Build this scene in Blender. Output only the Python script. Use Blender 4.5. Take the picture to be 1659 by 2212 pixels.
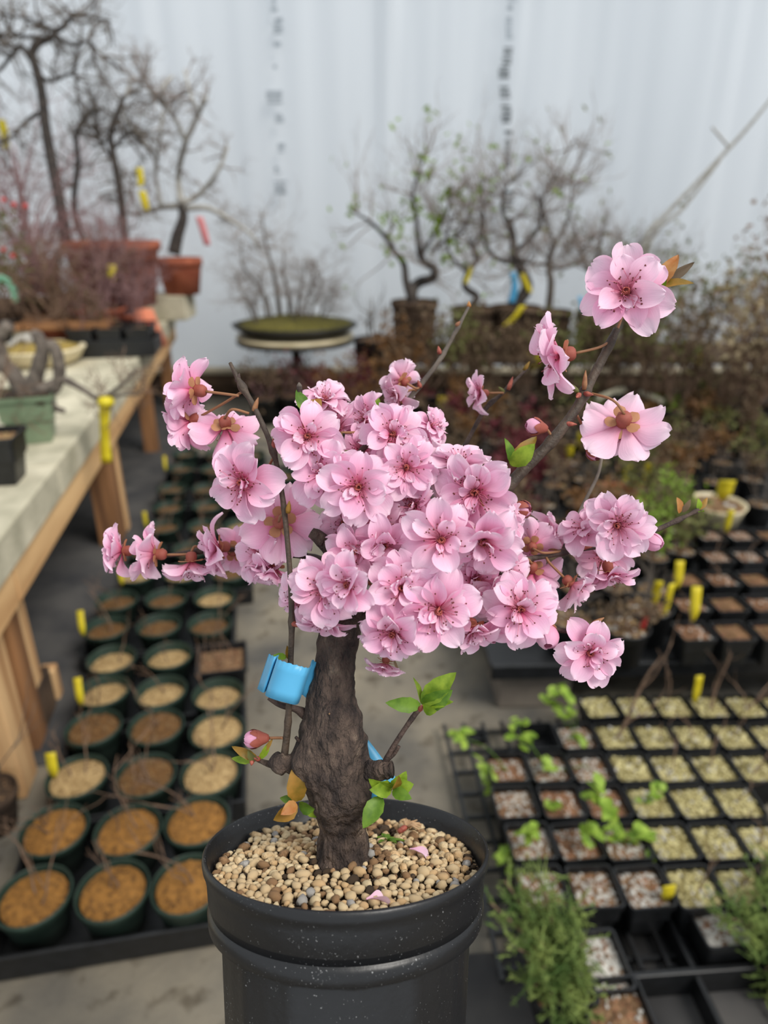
import bpy, math, random
from mathutils import Vector, Matrix, noise, Quaternion
PI = math.pi
scene = bpy.context.scene
col = scene.collection
for o in list(bpy.data.objects): bpy.data.objects.remove(o)

# ------------------------------------------------------------------ camera, sky, sun, exposure
FPX, CX, CY = 1480.0, 829.5, 1106.0
PITCH = math.atan(646.0 / FPX)
CAM = Vector((0.0, 0.0, 1.5))
FWD = Vector((0, math.cos(PITCH), -math.sin(PITCH)))
UP = Vector((0, math.sin(PITCH), math.cos(PITCH)))
RIGHT = Vector((1, 0, 0))
cam_data = bpy.data.cameras.new('camera')
cam = bpy.data.objects.new('camera', cam_data); col.objects.link(cam)
cam.location = CAM
cam.rotation_euler = (PI / 2 - PITCH, 0, 0)
cam_data.sensor_fit = 'VERTICAL'
cam_data.sensor_height = 36.0
cam_data.lens = FPX / 2212.0 * 36.0
cam_data.clip_start = 0.02
cam_data.dof.use_dof = True
cam_data.dof.focus_distance = 0.385
cam_data.dof.aperture_fstop = 5.4
scene.camera = cam

world = bpy.data.worlds.new('overcast_sky'); scene.world = world
world.use_nodes = True
bgn = world.node_tree.nodes['Background']
bgn.inputs[0].default_value = (0.90, 0.955, 1.0, 1)
bgn.inputs[1].default_value = 0.82
sun_data = bpy.data.lights.new('hazy_sun', 'SUN')
sun_data.energy = 2.5
sun_data.angle = math.radians(26)
sun_data.color = (1.0, 0.95, 0.88)
sun = bpy.data.objects.new('hazy_sun', sun_data); col.objects.link(sun)
sun.rotation_euler = Vector((-0.50, 0.38, -0.78)).to_track_quat('-Z', 'Y').to_euler()
scene.view_settings.view_transform = 'Standard'
scene.view_settings.look = 'None'
scene.view_settings.exposure = 0.20
scene.view_settings.gamma = 1.0
scene.view_settings.use_curve_mapping = False

# ------------------------------------------------------------------ helpers
def ray(px, py):
    return FWD + RIGHT * ((px - CX) / FPX) + UP * ((CY - py) / FPX)
def at_depth(px, py, z): return CAM + ray(px, py) * z
def at_z(px, py, zz):
    r = ray(px, py); return CAM + r * ((zz - CAM.z) / r.z)
def at_y(px, py, yy):
    r = ray(px, py); return CAM + r * (yy / r.y)

def srgb(r, g, b):
    f = lambda c: (c / 255 / 12.92) if c / 255 <= 0.04045 else ((c / 255 + 0.055) / 1.055) ** 2.4
    return (f(r), f(g), f(b), 1.0)

MATS = {}
def mat(name, c1, c2=None, rough=0.65, scale=30.0, bump=0.0, bump_scale=None, trans=0.0, spec=0.4, detail=4.0, ramp=(0.35, 0.65), stretch=None, c3=None):
    m = bpy.data.materials.new(name); m.use_nodes = True
    nt = m.node_tree; N = nt.nodes; L = nt.links
    b = N['Principled BSDF']; out = N['Material Output']
    b.inputs['Roughness'].default_value = rough
    b.inputs['Specular IOR Level'].default_value = spec
    tc = N.new('ShaderNodeTexCoord'); src = tc.outputs['Object']
    if stretch:
        mp = N.new('ShaderNodeMapping'); mp.inputs['Scale'].default_value = stretch
        L.new(src, mp.inputs['Vector']); src = mp.outputs['Vector']
    colsock = None
    if c2 is not None:
        nz = N.new('ShaderNodeTexNoise'); nz.inputs['Scale'].default_value = scale; nz.inputs['Detail'].default_value = detail
        L.new(src, nz.inputs['Vector'])
        cr = N.new('ShaderNodeValToRGB')
        cr.color_ramp.elements[0].position = ramp[0]; cr.color_ramp.elements[0].color = c1
        cr.color_ramp.elements[1].position = ramp[1]; cr.color_ramp.elements[1].color = c2
        if c3 is not None:
            e = cr.color_ramp.elements.new(min(0.99, ramp[1] + 0.12)); e.color = c3
        L.new(nz.outputs['Fac'], cr.inputs['Fac']); colsock = cr.outputs['Color']
        L.new(colsock, b.inputs['Base Color'])
    else:
        b.inputs['Base Color'].default_value = c1
    if bump > 0:
        n2 = N.new('ShaderNodeTexNoise'); n2.inputs['Scale'].default_value = bump_scale or scale * 2; n2.inputs['Detail'].default_value = 5
        L.new(src, n2.inputs['Vector'])
        bp = N.new('ShaderNodeBump'); bp.inputs['Strength'].default_value = bump; bp.inputs['Distance'].default_value = 0.01
        L.new(n2.outputs['Fac'], bp.inputs['Height']); L.new(bp.outputs['Normal'], b.inputs['Normal'])
    if trans > 0:
        t = N.new('ShaderNodeBsdfTranslucent'); mx = N.new('ShaderNodeMixShader'); mx.inputs[0].default_value = trans
        if colsock: L.new(colsock, t.inputs['Color'])
        else: t.inputs['Color'].default_value = c1
        L.new(b.outputs[0], mx.inputs[1]); L.new(t.outputs[0], mx.inputs[2]); L.new(mx.outputs[0], out.inputs['Surface'])
    MATS[name] = m
    return m

class MB:
    def __init__(s): s.v = []; s.f = []; s.m = []; s.uv = None
    def add(s, vs, fs, mi=0):
        k = len(s.v); s.v.extend([tuple(v) for v in vs]); s.f.extend([tuple(i + k for i in f) for f in fs]); s.m.extend([mi] * len(fs))
    def box(s, c, size, rot=None, mi=0):
        x, y, z = size[0] / 2, size[1] / 2, size[2] / 2
        vs = [Vector((a * x, b_ * y, c_ * z)) for a in (-1, 1) for b_ in (-1, 1) for c_ in (-1, 1)]
        if rot is not None: vs = [rot @ v for v in vs]
        c = Vector(c)
        s.add([v + c for v in vs], [(0, 1, 3, 2), (4, 6, 7, 5), (0, 4, 5, 1), (2, 3, 7, 6), (0, 2, 6, 4), (1, 5, 7, 3)], mi)
    def tube(s, pts, radii, n=6, mi=0, cap=True):
        pts = [Vector(p) for p in pts]
        k = len(pts)
        if k < 2: return
        t0 = (pts[1] - pts[0]).normalized()
        a = Vector((0, 0, 1)) if abs(t0.z) < 0.9 else Vector((1, 0, 0))
        nrm = t0.cross(a).normalized()
        vs = []; prev = t0
        for i, p in enumerate(pts):
            if i == 0: t = t0
            elif i == k - 1: t = (pts[i] - pts[i - 1])
            else: t = (pts[i + 1] - pts[i - 1])
            t = t.normalized() if t.length > 1e-9 else prev
            nrm = (nrm - t * nrm.dot(t))
            nrm = nrm.normalized() if nrm.length > 1e-6 else t.orthogonal().normalized()
            bn = t.cross(nrm); r = radii[i]
            for j in range(n):
                an = 2 * PI * j / n
                vs.append(p + nrm * (math.cos(an) * r) + bn * (math.sin(an) * r))
            prev = t
        fs = []
        for i in range(k - 1):
            for j in range(n):
                a0 = i * n + j; a1 = i * n + (j + 1) % n
                fs.append((a0, a1, a1 + n, a0 + n))
        if cap:
            fs.append(tuple(range(n - 1, -1, -1))); fs.append(tuple((k - 1) * n + j for j in range(n)))
        s.add(vs, fs, mi)
    def lathe(s, prof, n=32, mod=None, mi=0, c=(0, 0, 0)):
        vs = []; k = len(prof)
        for i, (r, z) in enumerate(prof):
            for j in range(n):
                an = 2 * PI * j / n
                rr = r * (mod(an, i) if mod else 1.0)
                vs.append((c[0] + rr * math.cos(an), c[1] + rr * math.sin(an), c[2] + z))
        fs = []
        for i in range(k - 1):
            for j in range(n):
                a0 = i * n + j; a1 = i * n + (j + 1) % n
                fs.append((a0, a1, a1 + n, a0 + n))
        if prof[0][0] > 1e-6: fs.append(tuple(range(n - 1, -1, -1)))
        if prof[-1][0] > 1e-6: fs.append(tuple((k - 1) * n + j for j in range(n)))
        s.add(vs, fs, mi)
    def lump(s, c, r, rng, mi=0, flat=0.8):
        vs = []
        for d in ((1, 0, 0), (-1, 0, 0), (0, 1, 0), (0, -1, 0), (0, 0, 1), (0, 0, -1)):
            q = r * rng.uniform(0.7, 1.25)
            vs.append(Vector((c[0] + d[0] * q, c[1] + d[1] * q, c[2] + d[2] * q * flat)))
        a = rng.uniform(0, PI); R = Matrix.Rotation(a, 3, (rng.random() - .5, rng.random() - .5, 1))
        cc = Vector(c); vs = [cc + R @ (v - cc) for v in vs]
        s.add(vs, [(0, 2, 4), (2, 1, 4), (1, 3, 4), (3, 0, 4), (2, 0, 5), (1, 2, 5), (3, 1, 5), (0, 3, 5)], mi)
    def mesh(s, name, mats, smooth=True):
        me = bpy.data.meshes.new(name); me.from_pydata(s.v, [], s.f)
        if not isinstance(mats, (list, tuple)): mats = [mats]
        for m in mats: me.materials.append(MATS[m] if isinstance(m, str) else m)
        if len(mats) > 1: me.polygons.foreach_set('material_index', s.m)
        if smooth: me.polygons.foreach_set('use_smooth', [True] * len(me.polygons))
        if s.uv:
            ul = me.uv_layers.new(name='uv')
            li = [0] * len(me.loops); me.loops.foreach_get('vertex_index', li)
            flat = []
            for i in li: flat.extend(s.uv[i])
            ul.data.foreach_set('uv', flat)
        me.update()
        return me
    def build(s, name, mats, parent=None, smooth=True):
        return obj(name, s.mesh(name, mats, smooth), parent)

def obj(name, me, parent=None, loc=None, M4=None):
    o = bpy.data.objects.new(name, me); col.objects.link(o)
    if parent is not None: o.parent = parent
    if M4 is not None: o.matrix_basis = M4
    elif loc is not None: o.location = loc
    return o
def thing(name, label, cat, loc=(0, 0, 0), rotz=0.0, group=None, M4=None):
    o = bpy.data.objects.new(name, None); col.objects.link(o)
    o.empty_display_size = 0.05
    if M4 is not None: o.matrix_basis = M4
    else: o.location = loc; o.rotation_euler = (0, 0, rotz)
    return tag(o, label, cat, group)
def tag(o, label, cat, group=None):
    o['label'] = label; o['category'] = cat
    if group: o['group'] = group
    return o
def structure(o): o['kind'] = 'structure'; return o
def bevel(o, w=0.004, seg=2):
    md = o.modifiers.new('bevel', 'BEVEL'); md.width = w; md.segments = seg; md.limit_method = 'ANGLE'
    return o
ORD = ['first', 'second', 'third', 'fourth', 'fifth', 'sixth', 'seventh', 'eighth', 'ninth', 'tenth', 'eleventh', 'twelfth', 'thirteenth', 'fourteenth', 'fifteenth', 'sixteenth']

def catmull(pts, per=6):
    pts = [Vector(p) for p in pts]
    if len(pts) < 3:
        return [pts[0].lerp(pts[-1], i / per) for i in range(per + 1)]
    out = []
    P = [pts[0] * 2 - pts[1]] + pts + [pts[-1] * 2 - pts[-2]]
    for i in range(1, len(P) - 2):
        p0, p1, p2, p3 = P[i - 1], P[i], P[i + 1], P[i + 2]
        for j in range(per):
            t = j / per
            out.append(0.5 * ((2 * p1) + (p2 - p0) * t + (2 * p0 - 5 * p1 + 4 * p2 - p3) * t * t + (3 * p1 - p0 - 3 * p2 + p3) * t ** 3))
    out.append(pts[-1].copy())
    return out
def lin(vals, n):
    out = []
    for i in range(n):
        x = i / (n - 1) * (len(vals) - 1); k = min(int(x), len(vals) - 2); out.append(vals[k] + (vals[k + 1] - vals[k]) * (x - k))
    return out

# ------------------------------------------------------------------ materials
mat('concrete', srgb(76, 74, 71), srgb(132, 123, 106), rough=0.85, scale=3.4, bump=0.25, bump_scale=60, detail=9, ramp=(0.3, 0.7))
mat('ground_cloth', srgb(44, 44, 46), srgb(70, 68, 66), rough=0.8, scale=5, bump=0.2, bump_scale=300)
mat('poly_film', (0.76, 0.79, 0.82, 1), (0.67, 0.705, 0.74, 1), rough=0.45, scale=0.9, trans=0.5, stretch=(2.6, 1, 0.18), detail=3, ramp=(0.3, 0.75))
mat('film_ink', srgb(112, 118, 122), srgb(140, 146, 150), rough=0.7, scale=9, trans=0.3)
mat('film_ink_faint', srgb(178, 186, 192), srgb(196, 203, 209), rough=0.7, scale=9, trans=0.45)
mat('slab', srgb(164, 158, 136), srgb(206, 198, 174), rough=0.9, scale=7, bump=0.3, bump_scale=90, detail=8)
mat('wood_pale', srgb(176, 132, 86), srgb(226, 186, 134), rough=0.75, scale=9, stretch=(1.0, 0.12, 1.0), bump=0.15, bump_scale=40, detail=7)
mat('wood_post', srgb(160, 118, 78), srgb(216, 178, 130), rough=0.75, scale=14, stretch=(1, 1, 0.1), bump=0.15, bump_scale=40, detail=7)
mat('wood_brown', srgb(98, 66, 42), srgb(158, 112, 72), rough=0.8, scale=14, stretch=(1, 1, 0.12), bump=0.2, bump_scale=40, detail=7)
mat('wood_dark', srgb(56, 42, 32), srgb(92, 72, 54), rough=0.85, scale=10, stretch=(0.2, 1, 1), bump=0.2, bump_scale=40)
mat('board_edge', srgb(150, 140, 120), srgb(178, 166, 142), rough=0.85, scale=10, stretch=(0.2, 1, 1))
mat('black_plastic', srgb(18, 19, 20), srgb(26, 27, 29), rough=0.42, scale=40, spec=0.5)
mat('pot_black', srgb(17, 17, 19), srgb(23, 23, 25), rough=0.38, scale=18, spec=0.5, bump=0.04, bump_scale=220)
mat('green_plastic', srgb(30, 46, 38), srgb(42, 60, 50), rough=0.5, scale=20)
mat('terracotta', srgb(140, 72, 50), srgb(176, 100, 72), rough=0.85, scale=9, bump=0.1)
mat('terracotta_pale', srgb(190, 108, 80), srgb(206, 126, 96), rough=0.85, scale=9)
mat('glaze_sage', srgb(104, 122, 96), srgb(126, 142, 114), rough=0.4, scale=8)
mat('glaze_beige', srgb(196, 182, 146), srgb(220, 206, 172), rough=0.45, scale=8)
mat('bin_grey', srgb(100, 92, 84), srgb(118, 110, 100), rough=0.8, scale=10)
mat('moss', srgb(70, 66, 26), srgb(112, 104, 42), rough=0.95, scale=40, bump=0.6, bump_scale=120, detail=8)
mat('moss_gold', srgb(120, 100, 44), srgb(172, 148, 78), rough=0.95, scale=40, bump=0.6, bump_scale=120, detail=8)
mat('soil_dark', srgb(44, 34, 26), srgb(80, 62, 46), rough=0.95, scale=60, bump=0.6, bump_scale=160, detail=8)
mat('soil_brown', srgb(92, 68, 46), srgb(140, 110, 80), rough=0.95, scale=60, bump=0.6, bump_scale=120, detail=8)
mat('bark_main', srgb(48, 39, 36), srgb(96, 80, 70), rough=0.85, scale=120, bump=1.0, bump_scale=300, detail=10, ramp=(0.36, 0.62), stretch=(1, 1, 0.55), c3=srgb(134, 116, 100))
mat('bark_twig', srgb(52, 40, 36), srgb(82, 65, 57), rough=0.7, scale=160, bump=0.3, bump_scale=500)
mat('bark_bronze', srgb(54, 44, 36), srgb(80, 66, 54), rough=0.6, scale=160, bump=0.2, bump_scale=500)
mat('bark_grey', srgb(78, 70, 64), srgb(118, 108, 98), rough=0.85, scale=40, bump=0.3)
mat('bark_dark', srgb(50, 46, 44), srgb(82, 74, 68), rough=0.85, scale=40, bump=0.3)
mat('bark_pale', srgb(146, 142, 134), srgb(178, 174, 165), rough=0.85, scale=40, bump=0.3)
mat('bark_pink', srgb(116, 84, 84), srgb(150, 116, 114), rough=0.85, scale=40)
mat('bark_brown', srgb(100, 78, 62), srgb(138, 112, 92), rough=0.85, scale=40)
mat('bark_twiglet', srgb(128, 116, 110), srgb(158, 146, 138), rough=0.85, scale=40)
mat('calyx', srgb(128, 58, 50), srgb(168, 92, 74), rough=0.55, scale=260, bump=0.2, bump_scale=500)
mat('sepal', srgb(172, 112, 84), srgb(196, 152, 108), rough=0.6, scale=220, trans=0.25)
mat('pedicel', srgb(128, 84, 58), srgb(156, 112, 76), rough=0.6, scale=220)
mat('anther', srgb(84, 26, 34), srgb(124, 54, 44), rough=0.6, scale=200)
mat('filament', srgb(214, 112, 140), srgb(236, 156, 178), rough=0.6, scale=120, trans=0.2)
mat('filament_core', srgb(168, 58, 72), srgb(206, 128, 104), rough=0.6, scale=260, trans=0.1)
mat('leaf_green', srgb(104, 136, 30), srgb(150, 176, 52), rough=0.5, scale=150, trans=0.35)
mat('leaf_bronze', srgb(128, 104, 34), srgb(166, 122, 50), rough=0.5, scale=150, trans=0.3)
mat('leaf_orange', srgb(172, 106, 48), srgb(190, 140, 84), rough=0.5, scale=150, trans=0.3)
mat('leaf_deep', srgb(76, 112, 28), srgb(112, 146, 44), rough=0.5, scale=150, trans=0.3)
mat('leaf_seedling', srgb(116, 150, 44), srgb(168, 194, 80), rough=0.5, scale=40, trans=0.35)
mat('leaf_red', srgb(78, 24, 32), srgb(112, 42, 50), rough=0.6, scale=30, trans=0.3)
mat('leaf_orangebrown', srgb(106, 72, 40), srgb(138, 100, 58), rough=0.6, scale=30, trans=0.3)
mat('leaf_brown', srgb(82, 66, 48), srgb(118, 98, 74), rough=0.7, scale=30, trans=0.2)
mat('leaf_olive', srgb(88, 92, 46), srgb(124, 124, 70), rough=0.6, scale=30, trans=0.3)
mat('leaf_tan', srgb(150, 132, 100), srgb(180, 164, 130), rough=0.7, scale=30, trans=0.25)
mat('juniper', srgb(88, 118, 58), srgb(164, 180, 100), rough=0.7, scale=16, trans=0.3)
mat('tape_blue', srgb(84, 172, 216), srgb(98, 186, 228), rough=0.35, scale=20, trans=0.2)
mat('tape_yellow', srgb(222, 200, 30), srgb(238, 220, 56), rough=0.4, scale=20, trans=0.2)
mat('tag_yellow', srgb(206, 186, 34), srgb(226, 208, 52), rough=0.45, scale=20, trans=0.15)
mat('plastic_red', srgb(160, 44, 42), srgb(182, 60, 56), rough=0.45, scale=20)
mat('ribbon_pink', srgb(222, 140, 142), srgb(234, 160, 160), rough=0.5, scale=20, trans=0.3)
mat('plastic_teal', srgb(110, 190, 158), srgb(140, 214, 182), rough=0.45, scale=12)
mat('peb_tan', srgb(186, 158, 118), srgb(220, 196, 156), rough=0.85, scale=260, bump=0.4, bump_scale=600)
mat('peb_gold', srgb(182, 148, 104), srgb(214, 182, 138), rough=0.85, scale=260, bump=0.4, bump_scale=600)
mat('peb_cream', srgb(196, 172, 132), srgb(224, 204, 166), rough=0.85, scale=260, bump=0.4, bump_scale=600)
mat('peb_brown', srgb(112, 84, 58), srgb(160, 126, 90), rough=0.9, scale=260, bump=0.4, bump_scale=600)
mat('peb_grey', srgb(138, 134, 130), srgb(176, 172, 166), rough=0.85, scale=260, bump=0.4, bump_scale=600)
mat('peb_dark', srgb(48, 38, 28), srgb(84, 66, 48), rough=0.95, scale=260, bump=0.5, bump_scale=600)
mat('grit_ochre', srgb(112, 76, 32), srgb(146, 102, 46), rough=0.9, scale=60)
mat('grit_ochre_dark', srgb(76, 52, 26), srgb(104, 72, 36), rough=0.9, scale=60)
mat('grit_tan', srgb(138, 112, 72), srgb(174, 148, 104), rough=0.9, scale=60)
mat('grit_tan_dark', srgb(100, 78, 50), srgb(132, 106, 70), rough=0.9, scale=60)
mat('grit_straw', srgb(178, 166, 114), srgb(208, 198, 148), rough=0.9, scale=60)
mat('grit_straw_dark', srgb(110, 100, 60), srgb(142, 130, 84), rough=0.9, scale=60)
mat('perlite', srgb(162, 158, 150), srgb(192, 188, 180), rough=0.9, scale=60)
mat('bark_chip', srgb(104, 72, 50), srgb(146, 106, 78), rough=0.9, scale=60)
mat('petal_dry', srgb(176, 138, 100), srgb(206, 172, 134), rough=0.8, scale=200, trans=0.2)

def petal_material():
    m = bpy.data.materials.new('petal'); m.use_nodes = True
    nt = m.node_tree; N = nt.nodes; L = nt.links
    b = N['Principled BSDF']; out = N['Material Output']
    uv = N.new('ShaderNodeUVMap'); uv.uv_map = 'uv'
    sp = N.new('ShaderNodeSeparateXYZ'); L.new(uv.outputs[0], sp.inputs[0])
    cr = N.new('ShaderNodeValToRGB'); e = cr.color_ramp.elements
    e[0].position = 0.0; e[0].color = (0.50, 0.045, 0.11, 1)
    e[1].position = 1.0; e[1].color = (0.93, 0.70, 0.82, 1)
    q = e.new(0.15); q.color = (0.78, 0.22, 0.36, 1)
    q = e.new(0.36); q.color = (0.86, 0.43, 0.60, 1)
    q = e.new(0.72); q.color = (0.90, 0.57, 0.735, 1)
    L.new(sp.outputs[0], cr.inputs[0])
    # fine lengthwise veins
    mp = N.new('ShaderNodeMapping'); mp.inputs['Scale'].default_value = (1.6, 16, 1)
    L.new(uv.outputs[0], mp.inputs['Vector'])
    nz = N.new('ShaderNodeTexNoise'); nz.inputs['Scale'].default_value = 2.2; nz.inputs['Detail'].default_value = 3
    L.new(mp.outputs[0], nz.inputs['Vector'])
    # each petal its own tint
    oi = N.new('ShaderNodeObjectInfo')
    hs = N.new('ShaderNodeHueSaturation')
    mr = N.new('ShaderNodeMapRange'); mr.inputs[3].default_value = 0.86; mr.inputs[4].default_value = 1.16
    L.new(oi.outputs['Random'], mr.inputs[0]); L.new(mr.outputs[0], hs.inputs['Saturation'])
    mv = N.new('ShaderNodeMapRange'); mv.inputs[1].default_value = 0.3; mv.inputs[2].default_value = 0.7; mv.inputs[3].default_value = 0.95; mv.inputs[4].default_value = 1.04
    L.new(nz.outputs['Fac'], mv.inputs[0]); L.new(mv.outputs[0], hs.inputs['Value'])
    L.new(cr.outputs[0], hs.inputs['Color'])
    L.new(hs.outputs[0], b.inputs['Base Color'])
    b.inputs['Roughness'].default_value = 0.55; b.inputs['Specular IOR Level'].default_value = 0.25
    bp = N.new('ShaderNodeBump'); bp.inputs['Strength'].default_value = 0.25; bp.inputs['Distance'].default_value = 0.0008
    L.new(nz.outputs['Fac'], bp.inputs['Height']); L.new(bp.outputs[0], b.inputs['Normal'])
    t = N.new('ShaderNodeBsdfTranslucent'); mx = N.new('ShaderNodeMixShader'); mx.inputs[0].default_value = 0.30
    L.new(hs.outputs[0], t.inputs[0]); L.new(b.outputs[0], mx.inputs[1]); L.new(t.outputs[0], mx.inputs[2]); L.new(mx.outputs[0], out.inputs[0])
    MATS['petal'] = m
petal_material()
def scuffs(m, scale=900.0, lo=0.70, colr=(0.30, 0.30, 0.30, 1)):
    nt = m.node_tree; N = nt.nodes; L = nt.links; b = N['Principled BSDF']; src = b.inputs['Base Color'].links[0].from_socket
    tc = N.new('ShaderNodeTexCoord'); mix = N.new('ShaderNodeMix'); mix.data_type = 'RGBA'
    n1 = N.new('ShaderNodeTexNoise'); n1.inputs['Scale'].default_value = scale; n1.inputs['Detail'].default_value = 2
    n2 = N.new('ShaderNodeTexNoise'); n2.inputs['Scale'].default_value = 30; n2.inputs['Detail'].default_value = 3
    L.new(tc.outputs['Object'], n1.inputs['Vector']); L.new(tc.outputs['Object'], n2.inputs['Vector'])
    ad = N.new('ShaderNodeMath'); ad.operation = 'ADD'; mu = N.new('ShaderNodeMath'); mu.operation = 'MULTIPLY'; mu.inputs[1].default_value = 0.28
    L.new(n2.outputs['Fac'], mu.inputs[0]); L.new(n1.outputs['Fac'], ad.inputs[0]); L.new(mu.outputs[0], ad.inputs[1])
    mr = N.new('ShaderNodeMapRange'); mr.inputs[1].default_value = lo + .14; mr.inputs[2].default_value = lo + .22; L.new(ad.outputs[0], mr.inputs[0])
    L.new(mr.outputs[0], mix.inputs[0]); L.new(src, mix.inputs[6]); mix.inputs[7].default_value = colr; L.new(mix.outputs[2], b.inputs['Base Color'])
scuffs(MATS['pot_black'])
def stains(m):
    nt = m.node_tree; N = nt.nodes; L = nt.links; b = N['Principled BSDF']; src = b.inputs['Base Color'].links[0].from_socket
    tc = N.new('ShaderNodeTexCoord'); mix = N.new('ShaderNodeMix'); mix.data_type = 'RGBA'; mix.blend_type = 'MULTIPLY'
    n1 = N.new('ShaderNodeTexNoise'); n1.inputs['Scale'].default_value = 16; n1.inputs['Detail'].default_value = 6; L.new(tc.outputs['Object'], n1.inputs['Vector'])
    mr = N.new('ShaderNodeMapRange'); mr.inputs[1].default_value = .56; mr.inputs[2].default_value = .68; mr.inputs[4].default_value = .8; L.new(n1.outputs['Fac'], mr.inputs[0])
    L.new(mr.outputs[0], mix.inputs[0]); L.new(src, mix.inputs[6]); mix.inputs[7].default_value = (.42, .38, .33, 1); L.new(mix.outputs[2], b.inputs['Base Color'])
stains(MATS['concrete'])

# ------------------------------------------------------------------ setting: floor, film wall, baseboard
m = MB(); n = 40
for i in range(n + 1):
    for j in range(n + 1):
        m.v.append((-6 + 12 * i / n, -1.5 + 10 * j / n, 0.0))
for i in range(n):
    for j in range(n):
        a = i * (n + 1) + j; m.f.append((a, a + n + 1, a + n + 2, a + 1)); m.m.append(0)
structure(m.build('floor', 'concrete', smooth=False))
m = MB(); m.box((1.02, 0.55, 0.003), (1.72, 1.0, 0.006), Matrix.Rotation(0.07, 3, 'Z'))
g = structure(m.build('floor_cloth', 'ground_cloth'))
m = MB(); m.box((-1.82, 3.75, 0.003), (1.25, 4.6, 0.006), Matrix.Rotation(0.177, 3, 'Z'))
structure(m.build('floor_cloth', 'ground_cloth'))

WY = 6.25
m = MB(); nx, nz_ = 260, 60
for j in range(nz_ + 1):
    for i in range(nx + 1):
        x = -7 + 14 * i / nx; z = 0.16 + 5.2 * j / nz_
        k = min(1.0, max(0.0, (z - 1.2) / 2.0))
        y = WY + 0.03 * math.sin(x * 1.1 + 0.7) + 0.012 * noise.noise(Vector((x * 5.0, z * 0.25, 1.0)))
        y += (0.016 + 0.014 * k) * noise.noise(Vector((x * 9.0 + 0.1 * z, z * 0.15, 7.0)))
        for xc, w_, a_ in ((-0.05, 0.05, 0.05), (0.05, 0.03, -0.03), (0.95, 0.05, 0.05), (1.03, 0.03, -0.05), (-0.95, 0.06, 0.03), (0.55, 0.04, 0.02), (-1.9, 0.05, 0.03)):
            y -= a_ * k * math.exp(-((x - xc - 0.03 * z) / w_) ** 2)
        m.v.append((x, y, z))
for j in range(nz_):
    for i in range(nx):
        a = j * (nx + 1) + i; m.f.append((a, a + 1, a + nx + 2, a + nx + 1)); m.m.append(0)
wall = structure(m.build('wall_back', 'poly_film'))

for nm_, x_ in (('wall_left', -4.6), ('wall_right', 4.9)):
    m = MB(); ny_ = 120
    for j in range(13):
        for i in range(ny_ + 1):
            y = -1.4 + (WY + 1.4) * i / ny_; z = 0.02 + 2.6 * j / 12
            m.v.append((x_ + 0.02 * noise.noise(Vector((y * 5, z * .2, 4))) + (0.10 * (z / 2.6) ** 2) * (1 if x_ < 0 else -1), y, z))
    for j in range(12):
        for i in range(ny_):
            a = j * (ny_ + 1) + i; m.f.append((a, a + 1, a + ny_ + 2, a + ny_ + 1)); m.m.append(0)
    structure(m.build(nm_, 'poly_film'))
def film_print(pxs, mname, name):
    m = MB()
    for (x0, y0, x1, y1) in pxs:
        a = at_y(x0, y0, WY - 0.075); b = at_y(x1, y1, WY - 0.075)
        c = (a + b) / 2
        m.box(c, (abs(b.x - a.x), 0.002, abs(a.z - b.z)))
    o = m.build(name, mname, wall, smooth=False)
    return o
# lettering printed sideways on the film, too blurred to read: runs of letter-sized strokes
rng = random.Random(3)
runs = []
for (y0, y1, xa, xb) in ((102, 120, 1086, 1108), (124, 140, 1083, 1105), (142, 175, 1078, 1102), (186, 219, 1077, 1102), (226, 270, 1082, 1106), (282, 298, 1088, 1106), (300, 368, 1088, 1104), (412, 458, 1085, 1110)):
    y = y0
    while y < y1 - 4:
        h = rng.choice((5, 7, 9)); runs.append((xa + rng.uniform(-1, 4), y, xb - rng.uniform(-1, 4), min(y1, y + h))); y += h + rng.choice((2, 3))
film_print(runs, 'film_ink', 'printed_lettering')
runs = []
for (y0, y1, xa, xb) in ((-120, -60, 1096, 1116), (-40, 4, 1096, 1116), (12, 22, 1096, 1110), (36, 84, 1090, 1108), (-100, 26, 584, 600), (38, 74, 589, 610), (90, 104, 590, 606), (140, 152, 590, 602), (196, 224, 574, 610), (246, 270, 592, 612), (310, 334, 598, 616), (360, 376, 592, 606), (390, 420, 590, 618)):
    y = y0
    while y < y1 - 3:
        h = rng.choice((5, 8, 11)); runs.append((xa + rng.uniform(-1, 4), y, xb - rng.uniform(-1, 4), min(y1, y + h))); y += h + rng.choice((2, 4))
film_print(runs, 'film_ink_faint', 'faint_lettering')

m = MB(); m.box((0, WY - 0.16, 0.10), (14, 0.12, 0.20))
bb = structure(m.build('baseboard_back', 'wood_dark'))
m = MB(); m.box((0, WY - 0.15, 0.215), (14, 0.18, 0.03)); m.build('cap_rail', 'board_edge', bb, smooth=False)

def relax(items, fixed=(), it=80):
    """push pots apart until none stand inside each other; items: [Vector, radius]"""
    for _ in range(it):
        for i in range(len(items)):
            for j in range(i):
                d = items[i][0] - items[j][0]; d.z = 0; m_ = items[i][1] + items[j][1] + .002; L_ = d.length
                if 1e-6 < L_ < m_:
                    d *= (m_ - L_) / L_ * .5; items[i][0] += d; items[j][0] -= d
            for (c_, r_) in fixed:
                d = items[i][0] - c_; d.z = 0; m_ = items[i][1] + r_ + .002
                if 1e-6 < d.length < m_: items[i][0] += d * ((m_ - d.length) / d.length)
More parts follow.
